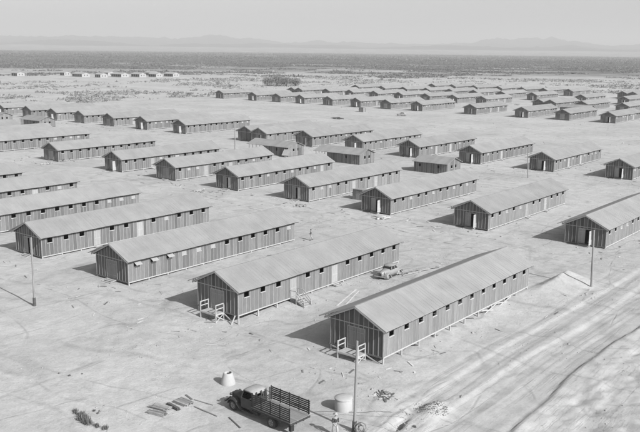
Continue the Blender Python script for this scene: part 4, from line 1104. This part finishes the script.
# stones and clods scattered over the working ground
n = 18000; X = RNG.uniform(-90,-16,n); Y = RNG.uniform(34,112,n)
X[13000:] = RNG.uniform(-300,-30,5000); Y[13000:] = RNG.uniform(92,330,5000)
k = vnoise(X,Y,6,71)*.6+vnoise(X,Y,2,72)*.4; rough = (X > -24.5) | ((np.abs(X+33) < 3) & (Y < 60))
keep = (k > .6) | (rough & (k > .38)); inside = np.zeros(n,bool)
for x,y in [(f[0],f[1]) for f in F]+[(g[0],g[1]) for g in G2]+[(a,185) for a in AX+BX]+[(-164,182),(-171,182)]: inside |= (X > x-W-.3) & (X < x+.3) & (Y > y-.5) & (Y < y+L_+.5)
keep &= ~inside; X, Y = X[keep], Y[keep]; S = RNG.gamma(1.6,.018,len(X))+.02; S = S*np.where(Y > 112, 3, 1)
P = []; 
oct_ = np.array([[1,0,0],[0,1,0],[-1,0,0],[0,-1,0],[0,0,1],[0,0,-1]],float); of = np.array([[0,1,4],[1,2,4],[2,3,4],[3,0,4],[1,0,5],[2,1,5],[3,2,5],[0,3,5]])
V = oct_[None]*RNG.uniform(.6,1.3,(len(X),6,1))*S[:,None,None]; V[...,2] *= .7; V += np.stack([X,Y,gh(X,Y)+S*.15],-1)[:,None]
T = (of[None]+6*np.arange(len(X))[:,None,None]).reshape(-1,3)
tag(put('loose_stones', tri_mesh('loose_stones', V.reshape(-1,3), T, M['stone'], RNG.uniform(.7,1.5,len(T)))), 'loose stones and clods strewn on the sand', 'stones', kind='stuff')

# board offcuts and paper scraps left about by the builders
rr = random.Random(77); b = MB(); cnt = 0
BL = [(f[0],f[1]) for f in F]+[(g[0],g[1]) for g in G2]+[(a,185) for a in AX+BX]
while cnt < 650:
    bx_, by_ = rr.choice(BL)
    x = bx_+rr.gauss(-3,6.5); y = by_+rr.choice((rr.gauss(-4,3), rr.uniform(-3,L_+4)))
    if any(c-W-.6 < x < c+.6 and d-.8 < y < d+L_+.6 for c,d in BL+[(-164,182),(-171,182)]) or y > 222: continue
    a = rr.random()*3.14; l = rr.uniform(.12,.6); z = g1(x,y)+.03; far_ = 1+.5*(y > 110)
    b.bar((x-l*math.cos(a),y-l*math.sin(a),z),(x+l*math.cos(a),y+l*math.sin(a),z+rr.uniform(0,.05)),rr.uniform(.06,.2)*far_,.03,rr.choice((.5,.7,1.3,1.6,1.8))); cnt += 1
tag(b.build('scattered_offcuts', M['lumber']), 'board offcuts and paper scraps strewn round the barracks', 'scraps', kind='stuff')

# ------------------------------------------------------------------ haze
hz = MB(); hz.box(-26000, 9500, -950, 26000, -4, 420)
o = hz.build('haze', []) if False else None
me = bpy.data.meshes.new('haze'); me.from_pydata(hz.v, [], hz.f); o = put('haze', me); tag(o, 'pale desert haze over the plain', 'haze', kind='stuff')
m = bpy.data.materials.new('haze'); m.use_nodes = True; nt = m.node_tree; nt.nodes.clear()
out = nt.nodes.new('ShaderNodeOutputMaterial'); pv = nt.nodes.new('ShaderNodeVolumePrincipled')
pv.inputs['Color'].default_value = (1,1,1,1); pv.inputs['Density'].default_value = HAZE = 1.7e-4; pv.inputs['Anisotropy'].default_value = 0
nt.links.new(pv.outputs[0], out.inputs['Volume']); me.materials.append(m)

# ------------------------------------------------------------------ light, sky, camera
sun_dir = Vector((1.45,-.17,1.0)).normalized()
el = math.asin(sun_dir.z); az = math.atan2(sun_dir.x, sun_dir.y)
sd = bpy.data.lights.new('sun','SUN'); sd.energy = 4.35; sd.angle = R(.5); sd.color = (1,1,1)
so = bpy.data.objects.new('sun', sd); C.objects.link(so); so.rotation_euler = (-sun_dir).to_track_quat('-Z','Y').to_euler(); so.location = (0,0,100)
w = bpy.data.worlds.new('World'); bpy.context.scene.world = w; w.use_nodes = True; nt = w.node_tree; nt.nodes.clear()
sky = nt.nodes.new('ShaderNodeTexSky'); sky.sky_type = 'NISHITA'; sky.sun_disc = False; sky.sun_elevation = el; sky.sun_rotation = az
sky.air_density = 1.; sky.dust_density = 2.; sky.altitude = 100
bw = nt.nodes.new('ShaderNodeRGBToBW'); bg = nt.nodes.new('ShaderNodeBackground'); ou = nt.nodes.new('ShaderNodeOutputWorld')
nt.links.new(sky.outputs[0], bw.inputs[0]); nt.links.new(bw.outputs[0], bg.inputs['Color']); bg.inputs['Strength'].default_value = .107
nt.links.new(bg.outputs[0], ou.inputs['Surface'])

cam = bpy.data.cameras.new('camera'); co = bpy.data.objects.new('camera', cam); C.objects.link(co)
fwd = Vector((-0.60915044,0.76801912,-0.19769263)); rt = Vector((0.78205482,0.62311267,0.01099387)); up = Vector((-0.13162828,0.14790955,0.98020241))
co.matrix_world = Matrix(((rt.x,up.x,-fwd.x,0),(rt.y,up.y,-fwd.y,0),(rt.z,up.z,-fwd.z,27.4025734),(0,0,0,1)))
cam.sensor_width = 36; cam.lens = 826.64*36/640; cam.clip_start = .5; cam.clip_end = 120000
sc = bpy.context.scene; sc.camera = co
sc.view_settings.view_transform = 'Standard'; sc.view_settings.look = 'None'; sc.view_settings.gamma = 1; sc.view_settings.use_curve_mapping = False
sc.view_settings.exposure = 0.39
sc.render.resolution_x = 1024; sc.render.resolution_y = 691
